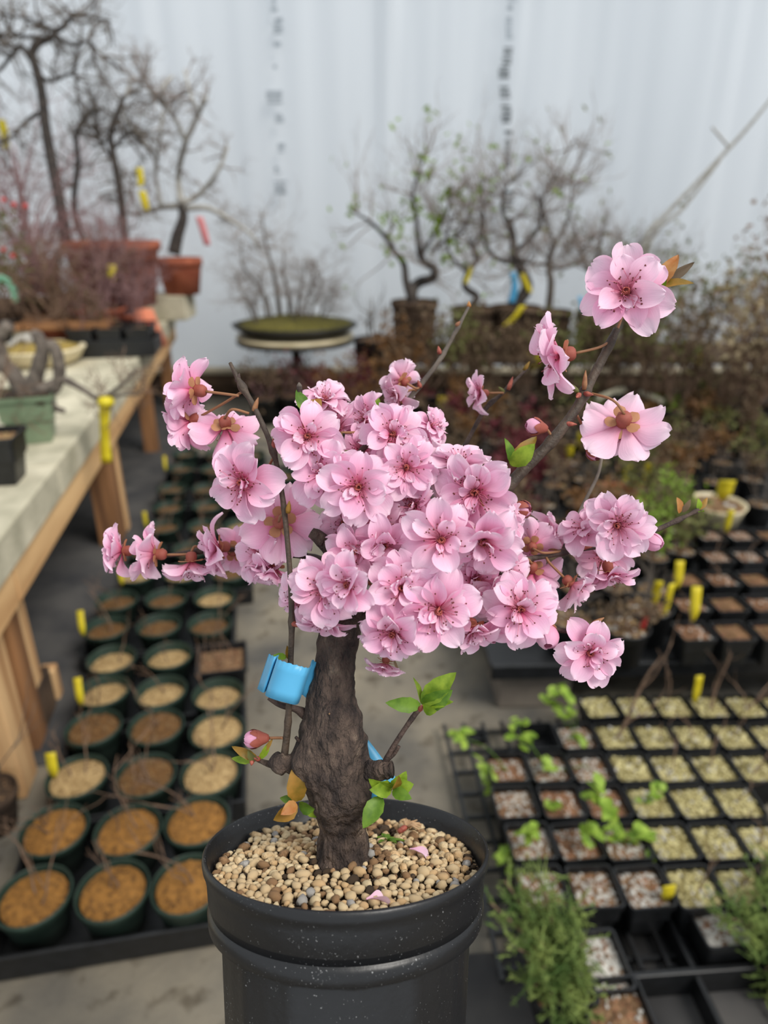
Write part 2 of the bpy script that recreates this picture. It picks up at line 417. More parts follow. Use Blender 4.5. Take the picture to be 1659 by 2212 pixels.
# ------------------------------------------------------------------ generic plant builders
def grow(m, p, d, L, r, lev, rng, spread=0.7, kids=3, wig=0.25, tips=None, up=0.15, nseg=5, shrink=0.68, rshrink=0.6, mi=0):
    pts = [Vector(p)]; d = Vector(d).normalized(); rad = [r]
    for i in range(nseg):
        d = (d + Vector((rng.gauss(0, wig), rng.gauss(0, wig), rng.gauss(0, wig) + up * 0.4))).normalized()
        pts.append(pts[-1] + d * (L / nseg)); rad.append(r * (1 - 0.5 * (i + 1) / nseg))
    m.tube(pts, rad, 5 if r > 0.004 else 3, mi, cap=False)
    if lev <= 0:
        if tips is not None: tips.append((pts[-1], d)); tips.append((pts[len(pts) // 2], d))
        return
    for k in range(kids):
        i = rng.randint(max(1, nseg // 3), nseg)
        a = rng.uniform(0, 2 * PI)
        o = d.orthogonal().normalized(); o.rotate(Quaternion(d, a))
        nd = (d + o * rng.uniform(0.5, 1.2) * spread + Vector((0, 0, up))).normalized()
        grow(m, pts[i], nd, L * shrink * rng.uniform(0.75, 1.15), max(0.0012, rad[i] * rshrink), lev - 1, rng, spread, kids, wig, tips, up, nseg, shrink, rshrink, mi)

def leaf_quad(m, p, d, L, w, rng, mi=0):
    d = Vector(d).normalized(); s = d.orthogonal().normalized(); s.rotate(Quaternion(d, rng.uniform(0, 2 * PI)))
    nrm = d.cross(s); p = Vector(p)
    vs = [p, p + d * L * .45 + s * w * .5 + nrm * w * .12, p + d * L, p + d * L * .45 - s * w * .5 + nrm * w * .12]
    m.add(vs, [(0, 1, 2), (0, 2, 3)], mi)
def leaves_on(m, tips, rng, n, L, w, jit, mi=0):
    for p, d in tips:
        for k in range(n):
            q = p + Vector((rng.gauss(0, jit), rng.gauss(0, jit), rng.gauss(0, jit)))
            leaf_quad(m, q, Vector((rng.gauss(0, 1), rng.gauss(0, 1), rng.gauss(0, 1) + 0.3)), L * rng.uniform(.6, 1.2), w * rng.uniform(.6, 1.2), rng, mi)

def round_pot_mesh(r, h, material, lip=0.010, base=0.76, n=28, name='pot'):
    m = MB()
    m.lathe([(r * base * 0.2, 0.0), (r * base, 0.0), (r * 0.93, h - lip * 2.2), (r * 0.94, h - lip * 2.0), (r, h - lip * 1.9), (r, h - 0.002), (r - 0.002, h), (r * 0.95, h), (r * 0.94, h - 0.004), (r * 0.90, h * 0.62), (r * 0.2, h * 0.60)], n)
    return m.mesh(name, material)
def square_pot_mesh(w, h, material, name='pot'):
    m = MB()
    def ring(hw, z, c):
        pts = []
        for sx, sy in ((1, 1), (-1, 1), (-1, -1), (1, -1)):
            for k in range(4):
                a = math.atan2(sy, sx) + (k / 3 - 0.5) * PI / 2
                pts.append((sx * (hw - c) + c * math.cos(a), sy * (hw - c) + c * math.sin(a), z))
        return pts
    R = [ring(w * .34, 0, .006), ring(w * .45, h - .016, .008), ring(w * .5, h - .015, .010), ring(w * .5, h, .010), ring(w * .465, h, .009), ring(w * .44, h * .5, .008)]
    vs = [p for r_ in R for p in r_]; n = 16; fs = []
    for i in range(len(R) - 1):
        for j in range(n):
            a0 = i * n + j; a1 = i * n + (j + 1) % n; fs.append((a0, a1, a1 + n, a0 + n))
    fs.append(tuple(range(n - 1, -1, -1))); fs.append(tuple((len(R) - 1) * n + j for j in range(n)))
    m.add(vs, fs); return m.mesh(name, material, smooth=False)
def grit_mesh(shape, r, mats, seed, n=170, size=0.004, amount=None, name='grit'):
    rng = random.Random(seed); m = MB()
    k = 12
    if shape == 'round':
        m.lathe([(0.0001, 0.006), (r * .6, 0.004), (r, 0.0)], 20)
    else:
        m.add([(-r, -r, 0), (r, -r, 0), (r, r, 0), (-r, r, 0), (0, 0, .004)], [(0, 1, 4), (1, 2, 4), (2, 3, 4), (3, 0, 4)])
    w = amount or [1.0 / len(mats)] * len(mats)
    for i in range(n):
        if shape == 'round':
            a = rng.uniform(0, 2 * PI); q = r * math.sqrt(rng.random()) * .97; x, y = q * math.cos(a), q * math.sin(a)
        else:
            x, y = rng.uniform(-r, r) * .95, rng.uniform(-r, r) * .95
        z = 0.004 * (1 - math.hypot(x, y) / r) + rng.uniform(0, .002)
        m.lump((x, y, z), size * rng.uniform(.6, 1.3), rng, rng.choices(range(len(mats)), w)[0])
    return m.mesh(name, mats, smooth=False)

# ------------------------------------------------------------------ timber bench with pale slabs (left)
U = Vector((-0.176, 0.984, 0)).normalized(); V = Vector((U.y, -U.x, 0))     # along the bench, towards the aisle
BA = math.atan2(-U.x, U.y)
RB = Matrix.Rotation(BA, 3, 'Z')
B0 = Vector((-0.967, 1.555, 0))                                              # point on the front top edge
def bench(s, t, z): return B0 + U * s - V * t + Vector((0, 0, z))
bench_root = thing('timber_bench', 'long timber bench topped with pale concrete slabs, left of the aisle', 'bench', bench(1.5, 0.6, 0), BA)
binv = bench_root.matrix_basis.copy()
def bench_part(name, c, size, mname, parent=None, rot=None):
    m = MB(); r = Matrix.Identity(3) if rot is None else rot
    loc = Matrix.Rotation(-BA, 3, 'Z') @ (Vector(c) - bench(1.5, 0.6, 0))
    m.box((0, 0, 0), size, r)
    o = m.build(name, mname, parent or bench_root, smooth=False); o.location = loc; bevel(o, 0.006)
    return o
BW = 1.25
for (s0, s1) in ((-1.0, 0.556), (0.564, 2.1), (2.108, 3.5), (3.508, 4.45)):
    bench_part('slab', bench((s0 + s1) / 2, BW / 2, 0.695), (BW, s1 - s0, 0.11), 'slab')
for (s0, s1) in ((-1.0, 0.06), (0.072, 2.3), (2.31, 4.42)):
    bench_part('apron_board', bench((s0 + s1) / 2, 0.035, 0.582), (0.045, s1 - s0, 0.115), 'wood_pale')
bench_part('rear_board', bench(1.7, BW - 0.04, 0.582), (0.045, 5.3, 0.115), 'wood_brown')
for s in (0.3, 1.7, 3.1, 4.3):
    bench_part('cross_board', bench(s, BW / 2, 0.585), (BW - 0.14, 0.045, 0.10), 'wood_brown')
for (s, t, w1, w2, mn) in ((-0.06, 0.075, 0.05, 0.11, 'wood_post'), (0.12, 0.11, 0.09, 0.09, 'wood_brown'), (0.20, 0.085, 0.03, 0.07, 'wood_post'), (1.58, 0.11, 0.10, 0.16, 'wood_brown'), (1.70, 0.075, 0.045, 0.07, 'wood_post'), (3.0, 0.10, 0.09, 0.09, 'wood_brown'), (4.25, 0.10, 0.09, 0.09, 'wood_brown')):
    bench_part('post', bench(s, t, 0.2625), (w1, w2, 0.525), mn)
for s in (0.2, 1.6, 3.0, 4.25):
    bench_part('rear_post', bench(s, BW - 0.1, 0.2625), (0.09, 0.09, 0.525), 'wood_brown')
bench_part('spacer_block', bench(0.34, 0.09, 0.06), (0.05, 0.05, 0.12), 'wood_post')
# plank riser on the far half of the bench
riser = thing('plank_riser', 'weathered plank riser holding up the terracotta pots on the bench', 'riser', bench(3.45, 0.50, 0.751), BA)
for t, s0, ln in ((0.0, 0.0, 1.9), (0.23, 0.0, 1.9), (-0.23, 0.0, 1.9)):
    m = MB(); m.box((t, s0, 0.162), (0.22, ln, 0.035)); bevel(m.build('plank', 'wood_brown', riser, smooth=False))
for s0 in (-0.8, 0.0, 0.8):
    for t in (-0.2, 0.2):
        m = MB(); m.box((t, s0, 0.072), (0.2, 0.2, 0.144)); bevel(m.build('block', 'slab', riser, smooth=False))

# ------------------------------------------------------------------ tags, twigs
def plant_tag(p, h, w, lean, rz, label, mname='tag_yellow', name='plant_tag', group=None):
    m = MB(); k = 6
    for i in range(k + 1):
        t = i / k; ww = w * (0.35 + 0.65 * min(1, t * 3)) / 2
        for s in (-1, 1): m.v.append((s * ww, lean * h * t * t, h * t))
    for i in range(k): a = 2 * i; m.f.append((a, a + 1, a + 3, a + 2)); m.m.append(0)
    o = m.build(name, mname); o.location = p; o.rotation_euler = (0, 0, rz)
    md = o.modifiers.new('thickness', 'SOLIDIFY'); md.thickness = 0.0012; md.offset = 0
    return tag(o, label, 'tag', group)
def hanging_tape(pts, w, mname, label, name='tape_strip', cat='tape', th=0.001):
    pts = catmull(pts, 5); base = pts[0].copy(); m = MB(); k = len(pts)
    for i, p in enumerate(pts):
        s = Vector((1, 0.25 * math.sin(i * .5), 0)).normalized() * w / 2
        for q in (-1, 1): m.v.append(tuple(p - base + s * q))
    for i in range(k - 1): a = 2 * i; m.f.append((a, a + 1, a + 3, a + 2)); m.m.append(0)
    o = m.build(name, mname); o.location = base
    md = o.modifiers.new('thickness', 'SOLIDIFY'); md.thickness = th; md.offset = 0
    return tag(o, label, cat)

# ------------------------------------------------------------------ green round pots in trays on the floor, left
GP_R, GP_H = 0.0800, 0.115
GPOT = round_pot_mesh(GP_R, GP_H, 'green_plastic', 0.008, 0.74, 32)
GRIT = {
 'ochre': [grit_mesh('round', .069, ['grit_ochre', 'grit_ochre_dark'], s, 260, .0042, [.65, .35]) for s in (1, 2, 3)],
 'tan': [grit_mesh('round', .069, ['grit_tan', 'grit_tan_dark'], s, 260, .0042, [.65, .35]) for s in (4, 5, 6)],
 'brown': [grit_mesh('round', .069, ['grit_ochre_dark', 'grit_tan_dark'], s, 260, .0042, [.6, .4]) for s in (7, 8)],
}
def twig_mesh(seed, H=0.26, r=0.0028, lev=2, mname='bark_brown', spread=.8, kids=2, name='twigs', lean=(0, 0)):
    rng = random.Random(seed); m = MB()
    grow(m, (0, 0, 0), (rng.gauss(0, .15) + lean[0], rng.gauss(0, .15) + lean[1], 1), H, r, lev, rng, spread, kids, .16, None, .12)
    return m.mesh(name, mname)
TWIG = [twig_mesh(20 + i, random.Random(i).uniform(.10, .20)) for i in range(6)]
GROWS = [
 [(75, 1945, 'ochre'), (245, 1930, 'ochre'), (405, 1920, 'ochre')],
 [(118, 1800, 'ochre'), (280, 1803, 'ochre'), (425, 1778, 'ochre')],
 [(170, 1686, 'tan'), (316, 1682, 'brown'), (458, 1672, 'tan')],
 [(205, 1580, 'brown'), (338, 1576, 'brown'), (470, 1574, 'tan')],
 [(224, 1500, 'tan'), (350, 1502, 'tan'), (474, 1498, 'tan')],
 [(242, 1430, 'tan'), (364, 1424, 'tan')],
 [(230, 1362, 'brown'), (344, 1358, 'brown'), (454, 1354, 'brown')],
 [(252, 1303, 'brown'), (358, 1300, 'brown'), (464, 1296, 'tan')],
 [(296, 1246, 'tan'), (394, 1244, 'tan'), (497, 1242, 'brown')],
 [(318, 1194, 'brown'), (412, 1192, 'brown'), (506, 1190, 'brown')],
 [(354, 1142, 'brown'), (440, 1142, 'brown'), (520, 1140, 'tan')],
 [(366, 1100, 'brown'), (450, 1098, 'brown'), (530, 1096, 'brown')],
 [(372, 1060, 'brown'), (446, 1060, 'brown'), (528, 1058, 'brown')],
 [(392, 1016, 'brown'), (462, 1018, 'brown'), (540, 1018, 'brown'), (612, 1030, 'brown')],
 [(402, 984, 'brown'), (470, 984, 'brown'), (546, 986, 'brown')],
]
COLN = {2: ['left', 'right'], 3: ['left', 'middle', 'right'], 4: ['left', 'second', 'third', 'right']}
WORDS = {'ochre': 'ochre grit', 'tan': 'pale tan grit', 'brown': 'dull brown grit'}
rng = random.Random(42); RZ = 0.128
row_c = []
GC = [[[at_z(px, py, RZ - 0.02), GP_R + .001] for (px, py, k) in row] for row in GROWS]
DARKSQ = at_z(480, 1425, .13)
relax([q for row in GC for q in row], [(DARKSQ, .088)], 30)
for ri, row in enumerate(GROWS):
    cs = []
    for ci, (px, py, k) in enumerate(row):
        c = GC[ri][ci][0]; cs.append(c)
        rw = 'front row' if ri == 0 else ORD[ri] + ' row from the front'
        t = thing('nursery_pot', f'green pot of {WORDS[k]}, {COLN[len(row)][ci]} in the {rw}', 'potted plant', (c.x, c.y, 0.012), rng.uniform(0, 6), 'green pots in trays beside the bench')
        t.rotation_euler = (rng.gauss(0, .012), rng.gauss(0, .012), rng.uniform(0, 6))
        obj('pot', GPOT, t)
        fill = GP_H - (0.032 if ri > 3 else 0.013)
        obj('grit', rng.choice(GRIT[k]), t, loc=(0, 0, fill))
        n_ = 2 if ri < 3 else 1
        for q in range(n_):
            obj('twigs', rng.choice(TWIG), t, M4=Matrix.Translation((rng.gauss(0, .015), rng.gauss(0, .015), fill)) @ Matrix.Rotation(rng.uniform(0, 6), 4, 'Z'))
    row_c.append(cs)
# trays under them, two rows to a tray
def carry_tray(cs, label):
    c = sum(cs, Vector()) / len(cs); ang = math.atan2(V.y, V.x)
    R2 = Matrix.Rotation(-ang, 3, 'Z'); loc = [R2 @ (q - c) for q in cs]
    x0, x1 = min(q.x for q in loc) - .073, max(q.x for q in loc) + .073; y0, y1 = min(q.y for q in loc) - .070, max(q.y for q in loc) + .070
    t = thing('carry_tray', label, 'tray', (c.x, c.y, 0), ang, 'black trays under the green pots')
    m = MB(); m.box(((x0 + x1) / 2, (y0 + y1) / 2, .009), (x1 - x0, y1 - y0, .005)); m.build('base', 'black_plastic', t, smooth=False)
    for (cx, cy, sx, sy) in (((x0 + x1) / 2, y0, x1 - x0 + .008, .006), ((x0 + x1) / 2, y1, x1 - x0 + .008, .006), (x0, (y0 + y1) / 2, .008, y1 - y0), (x1, (y0 + y1) / 2, .008, y1 - y0)):
        m = MB(); m.box((cx, cy, .040), (sx, sy, .066)); m.box((cx, cy, .075), (sx + .004, sy + .004, .008)); bevel(m.build('side', 'black_plastic', t, smooth=False), .004)
for k in range(0, len(row_c), 2):
    if k == len(row_c) - 1:
        carry_tray(row_c[k], 'black tray under the farthest row of green pots'); continue
    lab = 'black tray holding the front two rows of green pots' if k == 0 else f'black tray under the {ORD[k]} and {ORD[k + 1]} rows of green pots'
    carry_tray(row_c[k] + row_c[k + 1], lab)
# dark square pot standing in the gap of the sixth row
c = DARKSQ; t = thing('square_pot', 'black square pot of withered stems among the green pots', 'potted plant', (c.x, c.y, .012), .2)
obj('pot', square_pot_mesh(.165, .13, 'black_plastic'), t)
obj('soil', grit_mesh('square', .07, ['soil_brown', 'bark_chip'], 77, 160, .006), t, loc=(0, 0, .105))
for q in range(4): obj('stem', twig_mesh(200 + q, .14, .0022, 1, 'bark_brown'), t, loc=(rng.gauss(0, .03), rng.gauss(0, .03), .115))
# the large twigs leaning in from the front left
for (c_, lean, lab, sd) in ((row_c[0][0] + Vector((-.02, .02, -.01)), (-.5, .35), 'bare forked twig leaning left', 5),):
    pass
def tagged(px, py, zz, h, lab, w=.018, rz=.3, lean=.2, mn='tag_yellow'):
    p = at_z(px, py, zz); plant_tag(p, h, w, lean, rz, lab, mn, group=None)
tagged(118, 1680, .13, .075, 'short yellow tag in the pot nearest the pale post', .026, .2, .15)
tagged(176, 1524, .13, .085, 'yellow tag at the fifth row of green pots', .022, .3, .3)
tagged(180, 1374, .13, .085, 'yellow tag at the seventh row of green pots', .022, .3, .4)
tagged(264, 1264, .13, .075, 'yellow tag half hidden below the leftmost blossoms', .02, .2, .4)
tagged(316, 1140, .13, .08, 'yellow tag beside the brown bench post', .018, .2, .1)
tagged(358, 1018, .13, .085, 'small yellow tag at the far rows of green pots', .018, .2, .3)

# clutter under the bench at the left edge
c = at_z(20, 1640, 0.0); t = thing('wooden_crate', 'small open crate of dry soil under the bench, left edge', 'crate', (c.x - .05, c.y + .12, 0.006), BA)
for (cx, cy, sx, sy) in ((0, -.1, .22, .012), (0, .1, .22, .012), (-.104, 0, .012, .19), (.104, 0, .012, .19)):
    m = MB(); m.box((cx, cy, .08), (sx, sy, .15)); bevel(m.build('board', 'wood_dark', t, smooth=False), .003)
m = MB(); m.box((0, 0, .135), (.19, .18, .01)); m.build('soil', 'soil_brown', t)
c = at_z(22, 1770, .06); t = thing('clay_pot', 'dark brown clay pot under the bench beside the front tray', 'pot', (c.x - .06, c.y + .03, .004), 0)
obj('pot', round_pot_mesh(.07, .12, 'wood_dark', .01, .7), t); obj('soil', grit_mesh('round', .06, ['soil_dark', 'soil_brown'], 9, 120, .005), t, loc=(0, 0, .1))
for q in range(3): obj('twigs', twig_mesh(300 + q, .30, .004, 2, 'bark_grey', .9, 3), t, M4=Matrix.Translation((.02 * q - .02, 0, .1)) @ Matrix.Rotation(q * 1.3, 4, 'Z'))

# ------------------------------------------------------------------ bench bonsai, left
def pot_thing(name, label, cat, loc, r, h, mname, soilm, rotz=0.0, group=None, base=.76, lip=.012, n=28):
    t = thing(name, label, cat, loc, rotz, group)
    obj('pot', round_pot_mesh(r, h, mname, lip, base, n), t)
    m = MB(); m.lathe([(.0001, h - .010), (r * .5, h - .014), (r * .92, h - .022)], 20); m.build('soil', soilm, t)
    return t
def path_branch(m, t_loc, pxs, Y, radii, dy=None, per=5, n=7):
    pts = []
    for i, (px, py) in enumerate(pxs):
        p = at_y(px, py, Y + (dy[i] if dy else 0)); pts.append(p - Vector(t_loc))
    sm = catmull(pts, per); m.tube(sm, lin(radii, len(sm)), n); return sm
def sprays(m, path, rng, n, L, r, lev=2, frac=(.3, 1), spread=.8, kids=3, wig=.25, up=.15, tips=None, flat=1.0, mi=0):
    for k in range(n):
        i = int(rng.uniform(*frac) * (len(path) - 1)); d = (path[min(i + 1, len(path) - 1)] - path[max(0, i - 1)]).normalized()
        o = d.orthogonal().normalized(); o.rotate(Quaternion(d, rng.uniform(0, 6.28))); nd = (d * .3 + o).normalized(); nd.y *= flat
        grow(m, path[i], nd, L * rng.uniform(.6, 1.2), r, lev, rng, spread, kids, wig, tips, up, 4, .66, .62, mi)

# terracotta pots on the riser
RT = 0.9315
loc = at_y(236, 500, 4.801); loc = Vector((loc.x, 4.801, RT))
big = pot_thing('tall_bonsai', 'tall dark bonsai with a bent top in a wide terracotta pan', 'bonsai', loc, .31, .40, 'terracotta', 'soil_brown', lip=.03)
rng = random.Random(61); m = MB()
tr = path_branch(m, loc, [(142, 520), (130, 440), (112, 350), (98, 270), (90, 200), (76, 140), (66, 118)], 4.758, (.040, .036, .033, .030, .028, .026, .024))
m.build('trunk', 'bark_dark', big)
m = MB()
b1 = path_branch(m, loc, [(66, 122), (80, 95), (110, 80), (118, 68), (100, 58), (85, 45)], 4.758, (.024, .022, .019, .016, .012, .008))
b2 = path_branch(m, loc, [(114, 72), (140, 55), (160, 30), (190, 36), (240, 46)], 4.758, (.016, .013, .011, .008, .005))
b3 = path_branch(m, loc, [(116, 72), (150, 96), (190, 90), (215, 115), (262, 148)], 4.758, (.014, .011, .009, .007, .004), (0, -.1, -.15, -.1, -.1))
b4 = path_branch(m, loc, [(66, 125), (45, 100), (25, 120), (0, 150), (-30, 170)], 4.758, (.02, .015, .012, .01, .006), (0, .1, .1, .1, .1))
b5 = path_branch(m, loc, [(90, 82), (40, 78), (5, 75), (-40, 60)], 4.758, (.012, .009, .007, .005))
b6 = path_branch(m, loc, [(90, 60), (60, 40), (20, 35), (-20, 20)], 4.758, (.011, .009, .007, .004))
b7 = path_branch(m, loc, [(80, 160), (110, 175), (150, 160), (170, 172)], 4.758, (.014, .011, .009, .006))
b8 = path_branch(m, loc, [(95, 240), (60, 260), (20, 300), (-20, 320)], 4.758, (.016, .012, .009, .006))
m.build('limb', 'bark_dark', big)
m = MB()
for b in (b1, b2, b3, b4, b5, b6, b7, b8): sprays(m, b, rng, 12, .20, .0066, 2, (.3, 1), 1.0, 3, .22, .02)
o = m.build('twigs', 'bark_grey', big); o['kind'] = 'stuff'

loc = at_y(384, 540, 5.493); loc = Vector((loc.x, 5.493, RT))
pale = pot_thing('pale_bonsai', 'pale-barked bonsai with antler-like branches in a terracotta pot, bench end', 'bonsai', loc, .17, .26, 'terracotta', 'soil_brown', lip=.03)
m = MB(); m.box((0, 0, .0895), (.30, .30, .178)); o = m.build('concrete_block', 'slab', smooth=False); o.location = (loc.x - .10, loc.y, .7515); bevel(o, .008); tag(o, 'pale block under the terracotta pot at the bench end', 'block')
m = MB(); Y = 5.493
tr = path_branch(m, loc, [(376, 548), (384, 510), (396, 470), (392, 440)], Y, (.05, .045, .036, .03)); m.build('trunk', 'bark_dark', pale)
m = MB(); bl = []
for pp, rr in (([(392, 445), (350, 448), (300, 462), (270, 460)], (.024, .02, .015, .01)), ([(392, 440), (385, 380), (400, 310), (425, 255), (445, 210)], (.026, .022, .02, .017, .013)),
               ([(398, 300), (380, 260), (356, 225), (352, 190), (372, 165)], (.018, .016, .014, .012, .009)), ([(356, 230), (335, 205), (320, 200)], (.012, .01, .007)), ([(430, 240), (415, 215), (398, 150)], (.013, .011, .008)),
               ([(392, 440), (430, 420), (470, 370), (492, 315)], (.022, .018, .014, .01)), ([(396, 450), (450, 450), (500, 478), (540, 505), (560, 540)], (.022, .018, .014, .011, .008)), ([(350, 446), (336, 380), (345, 300), (352, 240)], (.016, .014, .012, .01)),
               ([(300, 462), (285, 410), (290, 360)], (.012, .01, .007)), ([(330, 330), (290, 280), (262, 240), (276, 195), (285, 165)], (.013, .012, .01, .009, .006)), ([(276, 200), (300, 195), (305, 175), (325, 152)], (.009, .009, .008, .006))):
    bl.append(path_branch(m, loc, pp, Y, rr, [random.Random(len(bl) + i).gauss(0, .08) * (1 if i else 0) for i in range(len(pp))]))
m.build('limb', 'bark_pale', pale)
m = MB()
for b in bl: sprays(m, b, rng, 9, .18, .0066, 2, (.3, 1), 1.0, 3, .25, .06)
o = m.build('twigs', 'bark_twiglet', pale); o['kind'] = 'stuff'

loc = at_y(262, 470, 5.147); loc = Vector((loc.x - .1, 5.147, RT))
mid = pot_thing('bonsai', 'slender dark bonsai behind the terracotta pan, yellow tape in its crown', 'bonsai', loc, .16, .22, 'terracotta', 'soil_brown', lip=.02)
m = MB(); trs = []
for pp, rr in (([(275, 575), (268, 500), (262, 430), (248, 350), (240, 285), (268, 205)], (.03, .03, .027, .024, .02, .012)), ([(215, 575), (172, 500), (160, 440), (168, 350), (165, 290), (190, 250), (225, 235)], (.022, .022, .02, .018, .016, .013, .009)), ([(245, 320), (275, 290), (300, 275)], (.014, .011, .007)), ([(250, 360), (215, 300), (200, 270)], (.012, .01, .007))):
    trs.append(path_branch(m, loc, pp, 5.147, rr))
m.build('trunk', 'bark_dark', mid)
m = MB()
for b in trs: sprays(m, b, rng, 18, .22, .0066, 2, (.3, 1), 1.0, 3, .25, .05)
o = m.build('twigs', 'bark_grey', mid); o['kind'] = 'stuff'

# low maples with a haze of pinkish twigs
def twiggy(name, label, cat, px, Y, zb, r, h, mp, H, mt, nst, seed, leafm=None, lev=3, spread=.95, soilm='soil_brown', up=.05, tw=.0042, leafn=1, group=None, flat=1.0, lf=(.05, .03), kids=3):
    p = at_y(px, 700, Y); loc = Vector((p.x, Y, zb)); t = pot_thing(name, label, cat, loc, r, h, mp, soilm, group=group)
    rng = random.Random(seed); m = MB(); tips = []
    for k in range(nst):
        a = rng.uniform(0, 6.28); q = r * .5 * (rng.random() if nst > 1 else 0)
        grow(m, (q * math.cos(a), q * math.sin(a), h - .02), (math.cos(a) * .35, math.sin(a) * .35 * flat, 1), H * rng.uniform(.45, .62), tw * 2.2, lev, rng, spread, kids, .2, tips, up, 5, .66, .6)
    o = m.build('twigs', mt, t); o['kind'] = 'stuff'
    if leafm:
        m = MB(); leaves_on(m, tips, rng, leafn, lf[0], lf[1], .03); o = m.build('foliage', leafm, t, smooth=False); o['kind'] = 'stuff'
    return t
twiggy('maple_bonsai', 'low maple with pinkish twigs in front of the terracotta pan', 'bonsai', 215, 4.325, .752, .17, .22, 'terracotta', .85, 'bark_pink', 11, 71, None, 3, 1.2, up=.0, kids=4, tw=.0055)
twiggy('maple_bonsai', 'maple with reddish twigs left of the dark bonsai trunk', 'bonsai', 60, 4.455, .752, .16, .26, 'wood_dark', .90, 'bark_pink', 10, 72, None, 3, 1.1, up=.0, kids=4, tw=.0055)
twiggy('maple_bonsai', 'taller maple with purple-pink twigs behind the dark trunk', 'bonsai', 110, 5.536, .9315, .14, .22, 'terracotta', 1.5, 'bark_pink', 8, 73, None, 3, 1.0, up=.05, kids=4, tw=.0055)
twiggy('maple_bonsai', 'reddish twiggy maple between the terracotta pan and upturned pot', 'bonsai', 285, 4.45, .752, .11, .17, 'terracotta', .62, 'bark_pink', 8, 78, None, 3, 1.2, up=.02, kids=4, tw=.0055)
twiggy('maple_bonsai', 'wide brownish-pink maple right of the mint green loop', 'bonsai', 120, 4.12, .752, .13, .15, 'terracotta', .62, 'bark_brown', 10, 79, None, 3, 1.25, up=.0, kids=4, tw=.0055)
evg = twiggy('evergreen_shrub', 'olive green shrub with red berries at the left edge', 'shrub', 6, 4.066, .752, .13, .25, 'wood_dark', .52, 'bark_brown', 6, 74, 'leaf_olive', 2, .9, up=.06, leafn=10, lf=(.045, .022))
rng = random.Random(75)
for k, (px, py) in enumerate(((8, 432), (30, 442), (55, 445), (8, 540), (28, 553))):
    p = at_y(px, py, 3.893); m = MB(); m.lathe([(.003, -.013), (.013, -.008), (.016, .0), (.012, .009), (.003, .013)], 10); o = m.build('berry_cluster', 'plastic_red', evg); o.location = p - evg.location
# upturned terracotta shard, broken pot
loc = at_y(310, 655, 4.282); loc = Vector((loc.x, 4.282, .751))
m = MB(); m.lathe([(.005, .22), (.05, .215), (.075, .12), (.115, .0), (.105, .0), (.065, .12), (.045, .20)], 24); o = m.build('upturned_pot', 'terracotta_pale'); o.location = loc
tag(o, 'pale terracotta pot standing upside down on the bench', 'pot')
c = at_z(30, 700, .76); loc = at_y(195, 640, 4.239)
twiggy('bonsai', 'short stump bonsai in a small terracotta pot by the black tray', 'bonsai', 200, 4.083, .752, .11, .16, 'terracotta', .26, 'bark_brown', 4, 76, 'leaf_brown', 2, 1.0, leafn=1, lf=(.03, .02))

# black square pots in a tray on the bench
SQ = square_pot_mesh(.105, .11, 'black_plastic'); SQS = square_pot_mesh(.105, .11, 'black_plastic')
c = at_z(232, 772, .752); tc = Vector((c.x, c.y + .14, .752)); RT_ = Matrix.Rotation(BA, 4, 'Z')
t = thing('pot_tray', 'black plastic tray holding square pots on the slab bench', 'tray', tc, BA)
m = MB(); m.box((0, 0, .004), (.48, .30, .006)); m.build('base', 'black_plastic', t, smooth=False)
for cx, cy, sx, sy in ((0, -.15, .49, .008), (0, .15, .49, .008), (-.241, 0, .008, .3), (.241, 0, .008, .3)):
    m = MB(); m.box((cx, cy, .05), (sx, sy, .09)); bevel(m.build('side', 'black_plastic', t, smooth=False), .003)
SQB = square_pot_mesh(.145, .15, 'black_plastic'); GB = [grit_mesh('square', .062, ['grit_tan', 'soil_brown', 'bark_chip'], 400 + i, 140, .006, [.5, .3, .2]) for i in range(3)]
for j in range(2):
    for i in range(3):
        p = tc + (RT_ @ Vector((-.155 + i * .155, -.074 + j * .148, .008)))
        q = thing('square_pot', f'black square pot with bare twigs, {["left", "middle", "right"][i]} in the {["front", "back"][j]} row of the bench tray', 'potted plant', p, BA, 'square pots in the bench tray')
        obj('pot', SQB, q); obj('grit', GB[(i + j) % 3], q, loc=(0, 0, .13)); obj('twigs', twig_mesh(420 + i + 3 * j, .2, .003, 2, 'bark_pink', 1.0, 3), q, loc=(0, 0, .13))
p = tc + Vector((.0, .32, 0)); m = MB(); m.box((0, 0, .02), (.40, .05, .04), RT_.to_3x3()); o = m.build('red_strip', 'plastic_red', smooth=False); o.location = p + Vector((0, -.02, .15)); o.location = Vector((p.x, p.y - .03, .752)); bevel(o, .006)
o.name = 'red_box'; tag(o, 'long red plastic box lying behind the black bench tray', 'box')
o = plant_tag(at_y(309, 690, 4.109) , .10, .035, .1, 0, 'red upright label at the right corner of the bench tray', 'plastic_red')
o.location = Vector((o.location.x, 4.187, .80))

